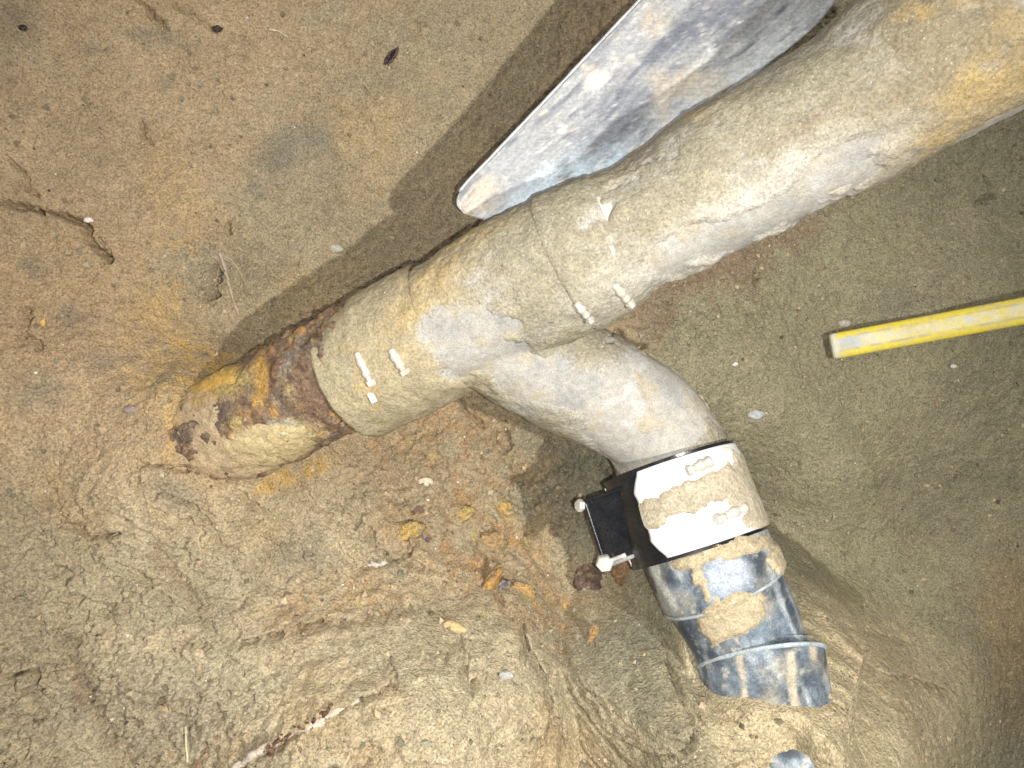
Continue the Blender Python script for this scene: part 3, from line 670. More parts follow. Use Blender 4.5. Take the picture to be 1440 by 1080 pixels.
co, nr, fi = remeshed('wye', wye_parts(.0004), .0020, 16)
th = crust_thick(co, .0022, .0026) * sstep(720, 660, UV(co)[1])  - .001 * sstep(640, 700, UV(co)[1])
co = co + nr * th[:, None]; uu, vv = UV(co); c = sand_color(uu, vv, co)
c = c + (wall_color(uu, vv, co) - c) * sstep(.0028, -.0012, th + .0012 * fbm(co * 130, 3, 99))[..., None]
wc = obj('caked_sand', mesh_from('caked_sand', co, fi, c), M_CRUST, WYE)

# right coupling and big pipe
CPR = thing('pipe_coupling', AX0 + AXD * s_of_u(850), 'sand covered sleeve coupling above the wye branch with clamp screws showing white', 'coupling')
sr = segment('sleeve', 786, 868, M_CRUST, CPR, dr=.0016, sand=True, base=.0024, amp=.0034, extra=lip(True, True))
clamp_screw(CPR, sr, 805, 418, 831, 448, .0085); clamp_screw(CPR, sr, 857, 392, 886, 426, .0095)
strap(818, CPR, .0026); strap(871, CPR, .0006)
BIG = thing('sewer_pipe', AX0 + AXD * s_of_u(1150), 'thick sand crusted pipe rising to the top right corner past the shovel blade', 'pipe')
segment('pipe_wall', 850, 1640, M_PIPE, BIG, dr=0., nth=130, step=.004)
segment('caked_sand', 848, 1640, M_CRUST, BIG, dr=.0002, nth=190, step=.0022, sand=True, base=.0024, amp=.0034)
# pale metal strip along its lower right edge
# ------------------------------------------------------------------ clamp on the branch
CA, CB = P(940, 656, .716), P(981, 768, .697); cax = (CB - CA) / np.linalg.norm(CB - CA)
CLAMP = thing('pipe_clamp', (CA + CB) / 2, 'white metal pipe clamp with a glossy black rubber flap on the branch', 'clamp')
L_ = np.linalg.norm(CB - CA); tt = np.linspace(0, 1, 40)
pc = CA[None] + (CB - CA)[None] * tt[:, None]
lipr = .0640 + .0016 * np.exp(-((np.minimum(tt, 1 - tt)) / .04) ** 2)
pr_ = CA[None] - cax * .003 + (cax * (L_ + .006))[None] * tt[:, None]
V, Nn, Fc = tube(pr_, lipr, 120); obj('rubber_sleeve', mesh_from('rubber_sleeve', V, Fc), M_RUBBER, CLAMP)
t_, n_v, b_v = frames(pc)
nn, bb = n_v[0], b_v[0]
def ang_at(u0, v0, R):                     # angle round the clamp axis of the surface point seen at this pixel
    best = None
    for a in np.linspace(-math.pi / 2, math.pi / 2, 721):
        for f_ in (0.1, .5, .9):
            q = CA + (CB - CA) * f_ + (nn * math.cos(a) + bb * math.sin(a)) * R; uu, vv = UV(q); d = math.hypot(uu - u0, vv - v0)
            if best is None or d < best[0]: best = (d, a)
    return best[1]
aL = ang_at(902, 728, .069); aR = ang_at(1050, 665, .069); sg = 1 if aR > aL else -1
# metal shield with real thickness and a chamfered end, wrapped round the sleeve
na = 150; aa = np.linspace(0, 1, na); A0, A1 = aL, aL + sg * 5.2
ns_ = 50; S, AA = np.meshgrid(np.linspace(0, 1, ns_), aa, indexing='ij')
# end corner chamfers
edge_w = .10 * np.clip((np.abs(S - .5) - .28) / .22, 0, 1); AN = A0 + (A1 - A0) * (AA + (edge_w * .28) * (1 - AA))
def shield_pts(R): return CA + (CB - CA) * S[..., None] + (nn * np.cos(AN)[..., None] + bb * np.sin(AN)[..., None]) * R[..., None]
bead = .0018 * (np.exp(-((S - .17) / .10) ** 4) + np.exp(-((S - .83) / .10) ** 4))
outer = shield_pts(.0664 + bead + .0006 * fbm(np.stack([S * 3, AN * 3, S * 0], -1), 2, 3)); inner = shield_pts(.0651 + bead * 0)
Fo = grid_faces(ns_, na); no = ns_ * na
bord = [(i, i + 1) for i in range(na - 1)] + [((ns_ - 1) * na + i + 1, (ns_ - 1) * na + i) for i in range(na - 1)] + [((i + 1) * na, i * na) for i in range(ns_ - 1)] + [(i * na + na - 1, (i + 1) * na + na - 1) for i in range(ns_ - 1)]
Fs = np.concatenate([Fo, Fo[:, ::-1] + no, np.array([(b, a, a + no, b + no) for a, b in bord])])
sh = obj('metal_shield', mesh_from('metal_shield', np.concatenate([outer.reshape(-1, 3), inner.reshape(-1, 3)]), Fs), M_STEEL, CLAMP)
# caked sand on the shield
V = shield_pts(np.full(S.shape, .0667)); uu, vv = UV(V); n1 = fbm(V * 40, 4, 161); n2 = fbm(V * 120, 3, 163)
sm = np.maximum(blob(uu + n2 * 14, vv + n1 * 20, 985, 692, 92, 20, -24, .3), np.maximum(blob(uu + n2 * 14, vv + n1 * 16, 1060, 690, 40, 60, -20, .3), blob(uu + n2 * 12, vv + n1 * 12, 915, 722, 26, 22, 0, .4)))
sm = sm * (1 - .9 * blob(uu + n1 * 10, vv + n2 * 10, 985, 742, 60, 14, -24, .4))
Nr = nn * np.cos(AN)[..., None] + bb * np.sin(AN)[..., None]
V = V + Nr * (-.003 + .0058 * sm + .0007 * n2 + .0008 * n1)[..., None]
cs = np.array((.36, .31, .225)) * (1 + .15 * n1 + .2 * n2)[..., None]
obj('caked_sand', mesh_from('caked_sand', V, grid_faces(ns_, na), cs), M_CRUST, CLAMP)
clamp_screw(CLAMP, sh, 966, 663, 1006, 646, .0125, M_STRAP, 'a'); clamp_screw(CLAMP, sh, 1006, 733, 1056, 710, .0125, M_STRAP, 'a')
q, nq = hit(sh, 1022, 634, .0002); ax_ = P(1035, 622, .69) - P(1008, 636, .69); ax_ /= np.linalg.norm(ax_); ax_ = ax_ - nq * (ax_ @ nq)
obj('strap_end', box_mesh('strap_end', q, ax_ * .010, np.cross(nq, ax_) * .005, nq * .0012), M_STEEL, CLAMP)
# black flap on the left: a tangent plate with rims
def patch(name, c00, c01, c11, c10, th, mat, parent, bow=.0, n=14):
    a, b, c, d = (np.array(x) for x in (c00, c01, c11, c10)); s, t = np.meshgrid(np.linspace(0, 1, n), np.linspace(0, 1, n), indexing='ij'); s = s[..., None]; t = t[..., None]
    V = a * (1 - s) * (1 - t) + b * (1 - s) * t + c * s * t + d * s * (1 - t); nv = np.cross(b - a, d - a); nv /= np.linalg.norm(nv); nv = nv if nv[2] > 0 else -nv
    V = V + nv * bow * 4 * t * (1 - t); V2 = V - nv * th; Fc = grid_faces(n, n); m = n * n
    bd = [(i, i + 1) for i in range(n - 1)] + [((n - 1) * n + i + 1, (n - 1) * n + i) for i in range(n - 1)] + [((i + 1) * n, i * n) for i in range(n - 1)] + [(i * n + n - 1, (i + 1) * n + n - 1) for i in range(n - 1)]
    return obj(name, mesh_from(name, np.concatenate([V.reshape(-1, 3), V2.reshape(-1, 3)]), np.concatenate([Fc, Fc[:, ::-1] + m, np.array([(q2, q1, q1 + m, q2 + m) for q1, q2 in bd])]), smooth=False), mat, parent)
fp = patch('rubber_flap', P(824, 706, .703), P(898, 682, .672), P(922, 772, .672), P(852, 797, .703), .005, M_RUBBER, CLAMP, .0012)
tube_obj('flap_rim', [P(822, 704, .702), P(896, 679, .671)], .0018, M_RUBBER, CLAMP); tube_obj('flap_rim', [P(854, 796, .701), P(916, 772, .672)], .0020, M_EDGE, CLAMP)
tube_obj('flap_rim', [P(822, 705, .702), P(852, 797, .702)], .0022, M_RUBBER, CLAMP)
obj('hex_nut', hex_mesh('hex_nut', P(850, 790, .702), (-.12, -.1, 1), .0085, .008), M_STRAP, CLAMP)
tube_obj('bolt_shank', [P(846, 793, .703), P(880, 780, .688)], .0020, M_STRAP, CLAMP, 10, 6)
obj('hex_nut', hex_mesh('hex_nut', P(818, 711, .702), (-.9, .1, .5), .006, .005), M_STRAP, CLAMP)

# ------------------------------------------------------------------ grey-black plastic bend below the clamp
def abs_color(u, v, p):
    n1 = fbm(p * 26, 4, 171); n2 = fbm(p * 70, 4, 173); n3 = fbm(p * 200, 2, 175)
    c = np.tile(np.array((.060, .074, .092)), u.shape + (1,))
    dq = np.stack([(p[..., 0] * .93 + p[..., 1] * .37) * 95, (-p[..., 0] * .37 + p[..., 1] * .93) * 16, p[..., 2] * 40], -1); n4 = fbm(dq, 4, 179)
    c = mixc(c, (.155, .19, .225), sstep(-.3, .35, n1 + .4 * n4) * .9); c = mixc(c, (.36, .385, .39), sstep(-.02, .45, n4 + .4 * n2) * .7); c = mixc(c, (.32, .29, .225), sstep(-.02, .4, fbm(p * 26, 5, 177)) * .65)
    c = mixc(c, (.035, .045, .055), sstep(.15, .5, -n1 - .2 * n2) * .8); c = mixc(c, (.45, .38, .28), sstep(.35, .55, n2 + .3 * n1) * .8)
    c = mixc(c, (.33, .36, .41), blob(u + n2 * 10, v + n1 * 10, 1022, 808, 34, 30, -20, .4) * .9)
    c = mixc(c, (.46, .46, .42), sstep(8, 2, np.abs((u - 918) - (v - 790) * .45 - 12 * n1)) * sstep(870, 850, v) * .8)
    for lu, k_, v0, v1, w_ in ((1037, .15, 912, 1010, 7), (1112, .10, 915, 1010, 9), (1034, .05, 875, 905, 4), (1130, .2, 850, 930, 8)):
        c = mixc(c, (.42, .36, .26), sstep(w_, w_ * .3, np.abs(u - lu - (v - v0) * k_ - 8 * n1)) * sstep(v0 - 4, v0 + 6, v) * sstep(v1 + 6, v1 - 6, v) * sstep(-.35, .2, n2 + .2) * .9)
    c = mixc(c, (.46, .44, .38), sstep(.30, .5, n3 + n2 * .5) * .35)
    return c
el = spline(EL, 160); kk = np.linalg.norm(el[:, None, :3] - EL[None, :, :3], axis=2).argmin(0)
ELB = thing('plastic_bend', P(1040, 870, .72), 'dusty blue black plastic pipe bend with stepped collars going into the sand heap', 'pipe fitting')
pa = np.concatenate([el[:kk[2], :3]]); n = len(pa); t = np.linspace(0, 1, n)
rad = np.full(n, .0595) - .004 * np.clip((t - .93) / .07, 0, 1) ** 2
V, Nn, Fc = tube(pa, rad, 140); V += Nn * (.0004 * fbm(V * 50, 3, 5))[..., None]; uu, vv = UV(V); obj('socket', mesh_from('socket', V, Fc, abs_color(uu, vv, V)), M_ABS, ELB)
pa = el[kk[2] - 4:kk[4] + 8, :3]; n = len(pa); V, Nn, Fc = tube(pa, np.linspace(.0552, .0500, n), 140); uu, vv = UV(V); obj('bend_wall', mesh_from('bend_wall', V, Fc, abs_color(uu, vv, V)), M_ABS, ELB)
HP = P(1066, 912, .682)[None] + (P(1081, 1014, .678) - P(1066, 912, .682))[None] * np.linspace(0, 1, 60)[:, None]
pa = HP; n = len(pa); dd = np.arange(n) / (n - 1); rad = .0490 + .0085 * sstep(0, .16, dd)
def skew(V, k, n_up, cen):                # the bell mouth is cut askew: its lens side starts further up the bend
    ax = HP[-1] - HP[0]; ax /= np.linalg.norm(ax)
    return V - ax * (((V - cen) @ n_up) * k)[..., None]
_tf, _nf, _bf = frames(HP)
V, Nn, Fc = tube(pa, rad, 140); V = skew(V, .5, _nf[0], pa[:, None, :]); V += Nn * (.0004 * fbm(V * 50, 3, 6))[..., None]; uu, vv = UV(V); hub = obj('hub', mesh_from('hub', V, Fc, abs_color(uu, vv, V)), M_ABS, ELB)
# socket rim and hub rim
def ring(name, k, R, r, parent, tintc, mat=M_ABS, skw=0., path=el[:, :3]):
    t_, n2, b2 = frames(path); a = np.linspace(0, 2 * math.pi, 120); c = path[k]
    pth = c + (n2[k] * np.cos(a)[:, None] + b2[k] * np.sin(a)[:, None]) * R
    tg = np.gradient(pth, axis=0); tg /= np.linalg.norm(tg, axis=1)[:, None]; rad_ = (pth - c) / R; ax = np.cross(tg, rad_); ph = np.linspace(0, 2 * math.pi, 8, endpoint=False)
    V = pth[:, None] + (rad_[:, None] * np.cos(ph)[None, :, None] + ax[:, None] * np.sin(ph)[None, :, None]) * r
    if skw: V = skew(V, skw, _nf[0], c)
    return obj(name, mesh_from(name, V, grid_faces(len(pth), 8, True), np.tile(np.array(tintc), V.shape[:2] + (1,)) * (1 + .3 * fbm(V * 60, 3, 8))[..., None]), mat, parent)
ring('rim', kk[2] - 2, .0580, .0016, ELB, (.30, .33, .34)); ring('rim', 9, .0572, .0022, ELB, (.34, .38, .40), skw=.5, path=HP)
# caked sand patches on the bend
pa = el[: kk[5], :3]; n = len(pa); rad = np.interp(np.arange(n), [0, kk[2] - 3, kk[2], kk[4]], [.0597, .0592, .0556, .0508])
V, Nn, Fc = tube(pa, rad, 160); uu, vv = UV(V); n1 = fbm(V * 40, 4, 181); n2 = fbm(V * 120, 3, 183)
sm = np.maximum(blob(uu + n2 * 16, vv + n1 * 20, 1030, 868, 50, 34, -25, .35), np.maximum(blob(uu + n2 * 12, vv + n1 * 16, 1092, 785, 15, 26, -20, .4), blob(uu + n2 * 12, vv + n1 * 12, 1000, 775, 70, 14, -22, .5)))
sm = np.maximum(sm, .9 * blob(uu + n2 * 10, vv + n1 * 14, 984, 812, 8, 44, -20, .5)); sm = np.maximum(sm, blob(uu + n2 * 10, vv + n1 * 10, 1050, 770, 40, 12, -22, .5))
V = V + Nn * (-.004 + .0072 * sm + .0009 * n2 + .0006 * n1)[..., None]
obj('caked_sand', mesh_from('caked_sand', V, Fc, np.array((.37, .305, .20)) * (1 + .15 * n1 + .2 * n2)[..., None]), M_CRUST, ELB)

# piece of the same dark pipe showing through the heap at the bottom edge
q0, q1 = P(1118, 1040, .636), P(1142, 1190, .632)
BUR = thing('buried_pipe', q0, 'small end of dusty dark pipe poking out of the sand heap at the bottom edge', 'pipe')
pa = q0[None] + (q1 - q0)[None] * np.linspace(0, 1, 60)[:, None]; rad = np.full(60, .034); rad[:4] = (.031, .0328, .0335, .0338)
V, Nn, Fc = tube(pa, rad, 100, cap=True); uu, vv = UV(V); obj('pipe_wall', mesh_from('pipe_wall', V, Fc, abs_color(uu, vv, V) * 1.25), M_ABS, BUR)

# ------------------------------------------------------------------ shovel
lefte = np.array([P(652, 300, .702), P(642, 288, .702), P(646, 270, .701), P(690, 222, .697), P(770, 138, .688), P(835, 69, .68), P(900, 0, .672), P(990, -95, .66)])
righte = np.array([P(690, 313, .708), P(735, 312, .706), P(790, 300, .702), P(870, 258, .695), P(960, 192, .688), P(1085, 88, .676), P(1158, 24, .668), P(1215, -60, .655)])
le, re = spline(lefte, 90), spline(righte, 90); nw = 60; w = np.linspace(0, 1, nw)
V = le[:, None] * (1 - w)[None, :, None] + re[:, None] * w[None, :, None]
nv = np.cross(re[50] - le[50], le[70] - le[40]); nv /= np.linalg.norm(nv); nv = nv if nv[2] > 0 else -nv
ln = np.linspace(0, 1, 90)[:, None]
dish = -.006 * np.sin(np.pi * w)[None] * sstep(0, .5, ln) + .003 * np.exp(-((w[None] - .62) / .05) ** 2) * sstep(.45, .9, ln) - .003 * np.exp(-((w[None] - .55) / .10) ** 2) * sstep(.55, 1, ln)
V = V + nv * dish[..., None] + nv * (.0006 * fbm(V * 30, 3, 7))[..., None]; V2 = V - nv * .0022
nr_, nc_ = V.shape[:2]; Fc = grid_faces(nr_, nc_); m_ = nr_ * nc_
bd = [(i, i + 1) for i in range(nc_ - 1)] + [((nr_ - 1) * nc_ + i + 1, (nr_ - 1) * nc_ + i) for i in range(nc_ - 1)] + [((i + 1) * nc_, i * nc_) for i in range(nr_ - 1)] + [(i * nc_ + nc_ - 1, (i + 1) * nc_ + nc_ - 1) for i in range(nr_ - 1)]
Fs = np.concatenate([Fc, Fc[:, ::-1] + m_, np.array([(b, a, a + m_, b + m_) for a, b in bd])])
# worn steel: colours run along the blade
dl = le[70] - le[30]; dl /= np.linalg.norm(dl); cr = np.cross(nv, dl)
sq = np.stack([V @ dl * 9 + .37, V @ cr * 45 + .41, V[..., 2] * 6 + .3], -1); uu, vv = UV(V)
a1 = fbm(sq, 4, 191); a2 = fbm(sq * 2.7, 4, 193); a3 = fbm(V * 30, 4, 195); a4 = fbm(V * 120, 3, 197)
c = np.tile(np.array((.235, .245, .26)), uu.shape + (1,))
c = mixc(c, (.19, .20, .225), sstep(.05, .4, a1)); c = mixc(c, (.40, .40, .395), sstep(.05, .45, a2) * .8)
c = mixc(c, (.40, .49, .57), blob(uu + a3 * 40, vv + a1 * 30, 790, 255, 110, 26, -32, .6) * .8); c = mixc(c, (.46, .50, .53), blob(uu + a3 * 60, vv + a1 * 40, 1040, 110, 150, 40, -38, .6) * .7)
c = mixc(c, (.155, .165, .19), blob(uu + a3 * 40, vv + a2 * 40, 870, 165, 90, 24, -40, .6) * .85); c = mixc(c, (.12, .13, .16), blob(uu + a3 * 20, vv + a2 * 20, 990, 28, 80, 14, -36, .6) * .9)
c = mixc(c, (.50, .44, .34), sstep(.18, .42, a3 + .3 * a4) * blob(uu, vv, 760, 190, 170, 60, -46, .6) * .8)
c = mixc(c, (.42, .34, .23), blob(uu + a3 * 20, vv + a4 * 20, 672, 276, 30, 20, -45, .6) * .55); c = mixc(c, (.56, .54, .52), sstep(.2, .45, a4 + a3 * .3) * .35)
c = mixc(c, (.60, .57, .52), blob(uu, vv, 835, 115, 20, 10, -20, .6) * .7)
sm_ = fbm(sq * np.array((1.2, 1.3, 1)) + 7.3, 5, 199) * .7 + fbm(sq * np.array((5, 4, 1)), 4, 198) * .5; c = mixc(c, (.10, .11, .135), sstep(.12, .42, sm_ + .5 * a2) * .75); c = mixc(c, (.40, .345, .26), sstep(.15, .5, fbm(V * 22, 4, 205)) * .55); c = mixc(c, (.50, .495, .48), sstep(.28, .5, fbm(sq * np.array((9, 6, 1)), 3, 207) + .4 * a2) * .6)
sc_ = fbm(np.stack([V @ dl * 22 + .2, V @ cr * 420, V[..., 2] * 9 + .7], -1), 3, 211); c = c * (1 + .30 * sc_)[..., None]; c = mixc(c, (.40, .33, .22), blob(uu + a3 * 40, vv + a4 * 20, 830, 285, 190, 26, -34, .7) * sstep(-.1, .3, a3 + .5 * a4) * .7)
SHV = thing('shovel', P(690, 290, .71), 'worn grey steel shovel blade lying behind the sand crusted pipe, tip down left', 'shovel')
c = np.clip(.25 + (c - .24) * 1.2, .03, .8) * np.array((1.04, 1., .95)); c = mixc(c, (.09, .10, .125), sstep(.15, .4, a2 + .4 * sm_) * .6)
def blade_mat():
    m, nt, b = new_mat('worn_blade_steel'); at = N(nt, 'ShaderNodeAttribute', attribute_name='tint').outputs['Color']; geo = N(nt, 'ShaderNodeNewGeometry').outputs['Position']
    mp = N(nt, 'ShaderNodeMapping'); mp.inputs['Rotation'].default_value = (0, 0, -math.radians(46)); mp.inputs['Scale'].default_value = (1, 7, 1); nt.links.new(geo, mp.inputs['Vector'])
    n1 = noise(nt, 60, 5, .7, mp.outputs[0]); n2 = noise(nt, 300, 3, .7, geo)
    f = math_(nt, 'MULTIPLY', ramp(nt, n1, .3, .7, .82, 1.18), ramp(nt, n2, .3, .7, .75, 1.25))
    nt.links.new(mix(nt, 1., at, gray(nt, f), 'MULTIPLY'), b.inputs['Base Color']); b.inputs['Metallic'].default_value = .12
    nt.links.new(ramp(nt, n1, .3, .7, .42, .62), b.inputs['Roughness']); bump(nt, b, ((n1, .3, .0008), (n2, .25, .0005))); return m
M_BLADE = blade_mat()
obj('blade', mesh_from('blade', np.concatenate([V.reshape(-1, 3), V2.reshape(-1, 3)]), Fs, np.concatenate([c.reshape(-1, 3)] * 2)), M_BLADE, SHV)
V_, _, F_ = tube(le[6:, :3] + nv * .0006, np.full(84, .0017), 8, cap=True); obj('rolled_edge', mesh_from('rolled_edge', V_, F_), M_EDGE, SHV)
hs, he = (le[-1] + re[-1]) / 2, (le[-1] + re[-1]) / 2 + dl * .16 + nv * .03
tube_obj('handle_socket', [hs - dl * .005 + nv * .004, hs + dl * .03 + nv * .012, he], .021, M_EDGE, SHV, 20, 20); tube_obj('handle', [he - dl * .05, he + dl * .35 + nv * .1], .019, M_WOOD, SHV, 16, 20, (.42, .30, .16))

# ------------------------------------------------------------------ yellow pole
y0, y1 = on_ground(1172, 487, .020), on_ground(1440, 437, .05); y2 = y1 + (y1 - y0) * .8
POLE = thing('yellow_pole', y0, 'worn yellow flat pole with a bare metal tip reaching in from the right edge', 'pole')
pa = y0[None] + (y2 - y0)[None] * np.linspace(0, 1, 160)[:, None]; t_, n2, b2 = frames(pa)
# flattened D-shaped section
a = np.linspace(0, 2 * math.pi, 40, endpoint=False); hw, hh = .0168, .0080; sx = np.sign(np.sin(a)) * np.abs(np.sin(a)) ** .7 * hw; sz = np.sign(np.cos(a)) * np.abs(np.cos(a)) ** .55 * hh
V = pa[:, None] + b2[:, None] * sx[None, :, None] + n2[:, None] * sz[None, :, None]
V = V + n2[:, None] * (-.0018 * np.exp(-(sx / .004) ** 2) * (sz > 0))[None, :, None] * 0
al = np.arange(160)[:, None] / 159 * np.linalg.norm(y2 - y0); cw = (sx / hw)[None]
n1 = fbm(np.stack([al * 14 + 0 * cw, cw * 3 + 0 * al, 0 * al * cw], -1), 4, 201); n2_ = fbm(np.stack([al * 60 + 0 * cw, cw * 6 + 0 * al, 0 * al * cw], -1), 4, 203)
c = np.tile(np.array((.68, .55, .06)), n1.shape + (1,))
strip = sstep(.52, .36, np.abs(cw + .05 + .15 * n1)); c = mixc(c, (.68, .60, .30), strip * sstep(-.35, .2, n2_ + .3 - al * .9)); c = mixc(c, (.60, .57, .50), strip * sstep(.1, .4, n2_ + .25 * n1 + .12))
c = mixc(c, (.27, .27, .25), sstep(.10, .02, np.abs(np.abs(cw + .05 + .1 * n1) - .47)) * sstep(0, .35, n2_ + .25) * .7); c = mixc(c, (.42, .45, .45), sstep(.045, .02, al + .012 * n2_) * strip)
c = mixc(c, (.58, .55, .44), sstep(.007, .003, al + .006 * n1) + 0 * cw); c = mixc(c, (.50, .42, .22), sstep(-.05, .35, fbm(np.stack([al * 40 + 0 * cw, cw * 2 + 0 * al, 0 * al * cw + 3], -1), 4, 205)) * .45)
obj('shaft', mesh_from('shaft', V, grid_faces(160, 40, True), c), M_PAINT, POLE)
Vc = V[0]; pc_ = Vc.mean(0); dirn = (y0 - y2) / np.linalg.norm(y0 - y2); rows = [Vc, pc_ + (Vc - pc_) * .93 + dirn * .003, pc_ + (Vc - pc_) * .7 + dirn * .0035, pc_ + (Vc - pc_) * .02 + dirn * .002]
obj('end_cap', mesh_from('end_cap', np.array(rows), grid_faces(4, 40, True), np.tile(np.array((.56, .52, .38)), (4, 40, 1))), M_PAINT, POLE)

# ------------------------------------------------------------------ stones, rust lumps, roots, straws
def stone(name, u0, v0, rpx, tintc, label, cat, seed, flat=.6, ax=1.25, ang=0., mat=None, lift=.3, rough=.28):
    q = on_ground(u0, v0); r = rpx * (H - q[2]) / F; q = q + np.array((0, 0, r * flat * lift))
    return single(name, rock_mesh(name, q, r, seed, tintc, flat, ax, ang, rough if mat is None else max(rough, .55), .9 if mat is M_RUST else .45), mat or M_STONE, label, cat)
stone('pebble', 1062, 583, 9, (.43, .44, .45), 'pale blue grey angular pebble right of the branch bend above the clamp', 'pebble', 1, .7, 1.3)
stone('pebble', 473, 350, 8, (.38, .36, .30), 'pale round pebble on the soil left of the shovel shadow', 'pebble', 2)
stone('pebble', 186, 577, 9, (.27, .20, .18), 'purple brown pebble in the soil left of the rusty pipe end', 'pebble', 3)
stone('pebble', 527, 795, 15, (.44, .42, .37), 'pale flat stone in the soil below the orange stain', 'pebble', 4, .35, 1.3)
stone('pebble', 598, 678, 9, (.60, .53, .40), 'small cream pebble at the top of the orange stained soil', 'pebble', 5)
stone('pebble', 588, 717, 7, (.15, .09, .07), 'dark red brown pebble in the orange soil below the cream pebble', 'pebble', 6)
stone('pebble', 306, 41, 6, (.03, .022, .018), 'small black pebble near the top edge with soil crack to its left', 'pebble', 7)
stone('pebble', 32, 40, 6, (.02, .017, .015), 'small black pebble in the top left corner of the pit', 'pebble', 8)
stone('pebble', 712, 949, 8, (.36, .37, .35), 'grey pebble in the crack of the pale lower bank', 'pebble', 9)
stone('wood_chip', 60, 456, 6, (.62, .40, .12), 'small orange chip in the brown soil by the left edge', 'chip', 10, .4, 1.5, 1.3)
stone('chip', 125, 310, 5, (.75, .70, .64), 'small white chip at the end of the left wall crack', 'chip', 11, .5, 1.4)
stone('pebble', 1186, 455, 7, (.42, .39, .32), 'beige pebble just above the tip of the yellow pole', 'pebble', 12)
stone('pebble', 1340, 515, 4, (.62, .58, .50), 'tiny white pebble below the yellow pole', 'pebble', 13)
stone('pebble', 1033, 512, 4, (.70, .66, .60), 'tiny white pebble on the floor right of the wye branch', 'pebble', 14)
stone('rust_lump', 837, 813, 26, (.125, .085, .07), 'dark purple brown rust lump under the hex nut of the clamp', 'rust lump', 15, .45, 1.25, .3, M_RUST, .1)
stone('rust_lump', 879, 804, 18, (.25, .15, .085), 'small brown rust lump between the clamp and the dark rust lump', 'rust lump', 16, .45, 1.1, .9, M_RUST, .1)
stone('rust_lump', 574, 748, 17, (.48, .33, .11), 'ochre yellow lump with two dark stones beside it', 'rust lump', 17, .5, 1.3, .1, M_RUST, .2)
stone('pebble', 588, 753, 6, (.10, .085, .10), 'larger dark stone beside the ochre yellow lump', 'pebble', 18)
stone('pebble', 600, 759, 5, (.09, .07, .085), 'smaller dark stone beside the ochre yellow lump', 'pebble', 19)
stone('rust_lump', 691, 762, 18, (.40, .27, .13), 'round ochre rust lump with a purple core in the stained soil', 'rust lump', 20, .4, 1.1, 0, M_RUST, .05)
stone('rust_lump', 650, 724, 14, (.47, .33, .12), 'yellow rust lump in the middle of the stained soil', 'rust lump', 28, .4, 1.3, .6, M_RUST, .1)
stone('rust_lump', 706, 712, 13, (.50, .33, .12), 'ochre rust lump at the right of the stained soil', 'rust lump', 29, .4, 1.3, -.4, M_RUST, .1)
stone('rust_flake', 688, 823, 17, (.44, .245, .075), 'orange rust flake standing in the soil', 'rust flake', 21, .5, 1.9, 1.0, M_RUST, .4)
stone('rust_flake', 705, 826, 11, (.13, .12, .13), 'dark grey rust flake against the orange flake', 'rust flake', 22, .4, 1.3, .7, M_RUST, .4)
stone('rust_flake', 834, 896, 11, (.36, .22, .09), 'small brown orange flake below the dark rust lump', 'rust flake', 23, .4, 1.7, 1.3, M_RUST, .2)
stone('rust_flake', 735, 832, 15, (.42, .255, .10), 'ragged orange patch of scale right of the orange flake', 'rust flake', 26, .25, 1.3, -.3, M_RUST, .1, .45)
stone('soil_clod', 640, 882, 12, (.46, .35, .17), 'yellowish clod on the edge of the pale lower bank', 'clod', 27, .5, 1.4, -.3)
stone('leaf_scrap', 550, 80, 9, (.022, .014, .022), 'small black leaf scrap lying on the soil left of the shovel', 'leaf scrap', 24, .3, 1.6, .9, M_WOOD, .4, .5)
stone('pebble', 375, 497, 7, (.44, .33, .17), 'ochre pebble on the upper edge of the rusty pipe', 'pebble', 25, .6, 1.2, 0, None, .3)

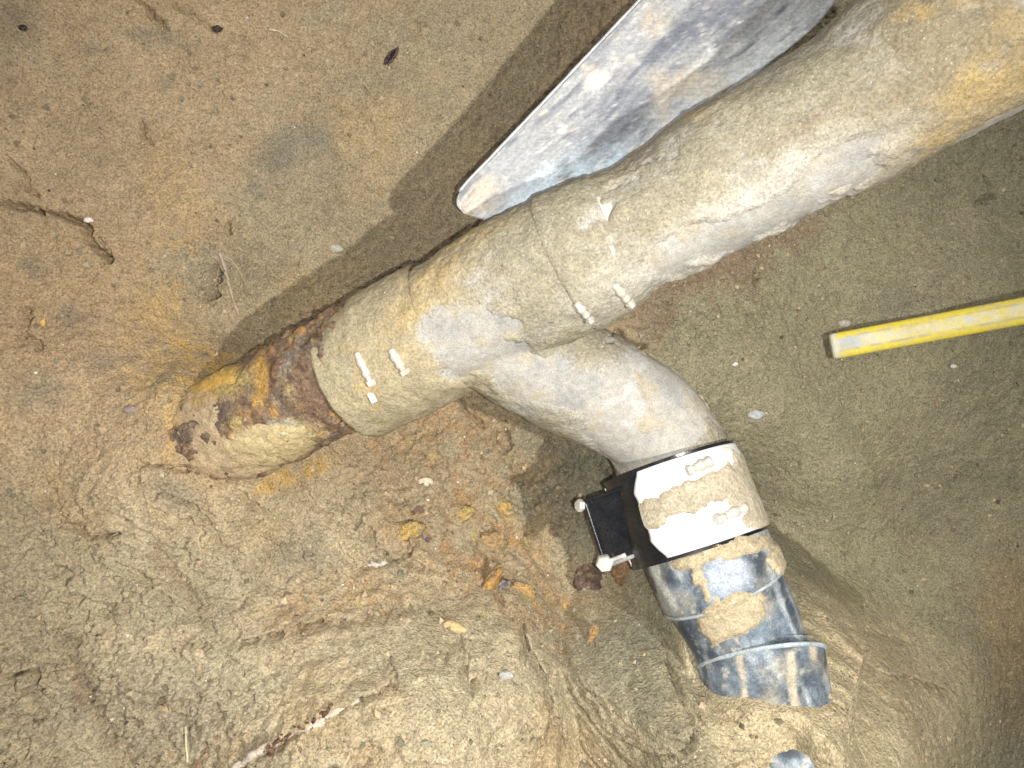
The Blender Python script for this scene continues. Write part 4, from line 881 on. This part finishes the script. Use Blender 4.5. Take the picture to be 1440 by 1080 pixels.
def strand(name, pts, r, tintc, label=None, cat=None, parent=None, lift=.001, taper=.5, nth=8):
    q = [on_ground(a, b, lift) for a, b in pts]; me = tube_obj(name, q, r, M_WOOD, None, nth, 40, tintc, taper)
    n = len(me.vertices); co = np.empty(n * 3, np.float32); me.vertices.foreach_get('co', co); co = co.reshape(-1, 3)
    co += (r * .75 * np.stack([fbm(co * 170, 3, k) for k in (1, 2, 3)], -1)).astype(np.float32); me.vertices.foreach_set('co', co.ravel()); me.update()
    if parent is None: return single(name, me, M_WOOD, label, cat)
    return obj(name, me, M_WOOD, parent)
RT = thing('root', on_ground(312, 358), 'thin pinkish root hanging from the soil above the rusty pipe end', 'root')
strand('root_stem', [(309, 355), (316, 375), (322, 400), (330, 428), (337, 443)], .0022, (.46, .35, .27), parent=RT, lift=.003)
for pts in ([(313, 362), (330, 372), (345, 398)], [(311, 358), (326, 366), (338, 380)], [(312, 362), (306, 385), (303, 402)]): strand('root_hair', pts, .0007, (.50, .40, .30), parent=RT, lift=.003)
R2 = thing('root', on_ground(430, 1022), 'broken root with white wood and red bark at the bottom edge of the bank', 'root')
strand('root_wood', [(505, 982), (470, 1003), (440, 1020), (405, 1036), (372, 1052), (330, 1080)], .0052, (.62, .52, .42), parent=R2, lift=.001, taper=.6)
rb = np.random.RandomState(12); bark = [(480, 990), (455, 1003), (432, 1017), (412, 1028), (394, 1042), (376, 1056), (360, 1066)]
for k in range(11):
    t0 = rb.uniform(0, 5.2); f0 = lambda t: (np.array(bark[int(t)]) * (1 - t % 1) + np.array(bark[int(t) + 1]) * (t % 1)) + rb.normal(0, 3.0, 2)
    a_, b_2 = f0(t0), f0(t0 + rb.uniform(.25, .75)); m_2 = (a_ + b_2) / 2 + rb.normal(0, 2.5, 2)
    strand('root_bark', [tuple(a_), tuple(m_2), tuple(b_2)], rb.uniform(.0012, .0024), tuple(np.array((.17, .095, .065)) * rb.uniform(.6, 1.5)), parent=R2, lift=rb.uniform(.001, .005), taper=.5)
strand('root', [(303, 1035), (292, 1055), (276, 1082)], .0022, (.33, .20, .13), 'short reddish root at the bottom edge beside the upright straw', 'root', taper=.7)
strand('straw', [(261, 1022), (262, 1045), (264, 1072)], .0011, (.66, .60, .40), 'pale upright straw at the bottom edge of the bank', 'straw', lift=.004, taper=.9)
strand('straw', [(378, 41), (392, 44), (405, 52)], .0009, (.64, .56, .38), 'short pale straw on the soil near the top edge', 'straw', lift=.002, taper=.8)
me = tube_obj('root_hair', [hit(sl, 541, 412)[0], P(542, 404, .66), P(545, 397, .655)], .0006, M_WOOD, None, 6, 12, (.7, .66, .5)); single('root_hair', me, M_WOOD, 'single pale root hair standing on the left sand covered coupling', 'root hair')
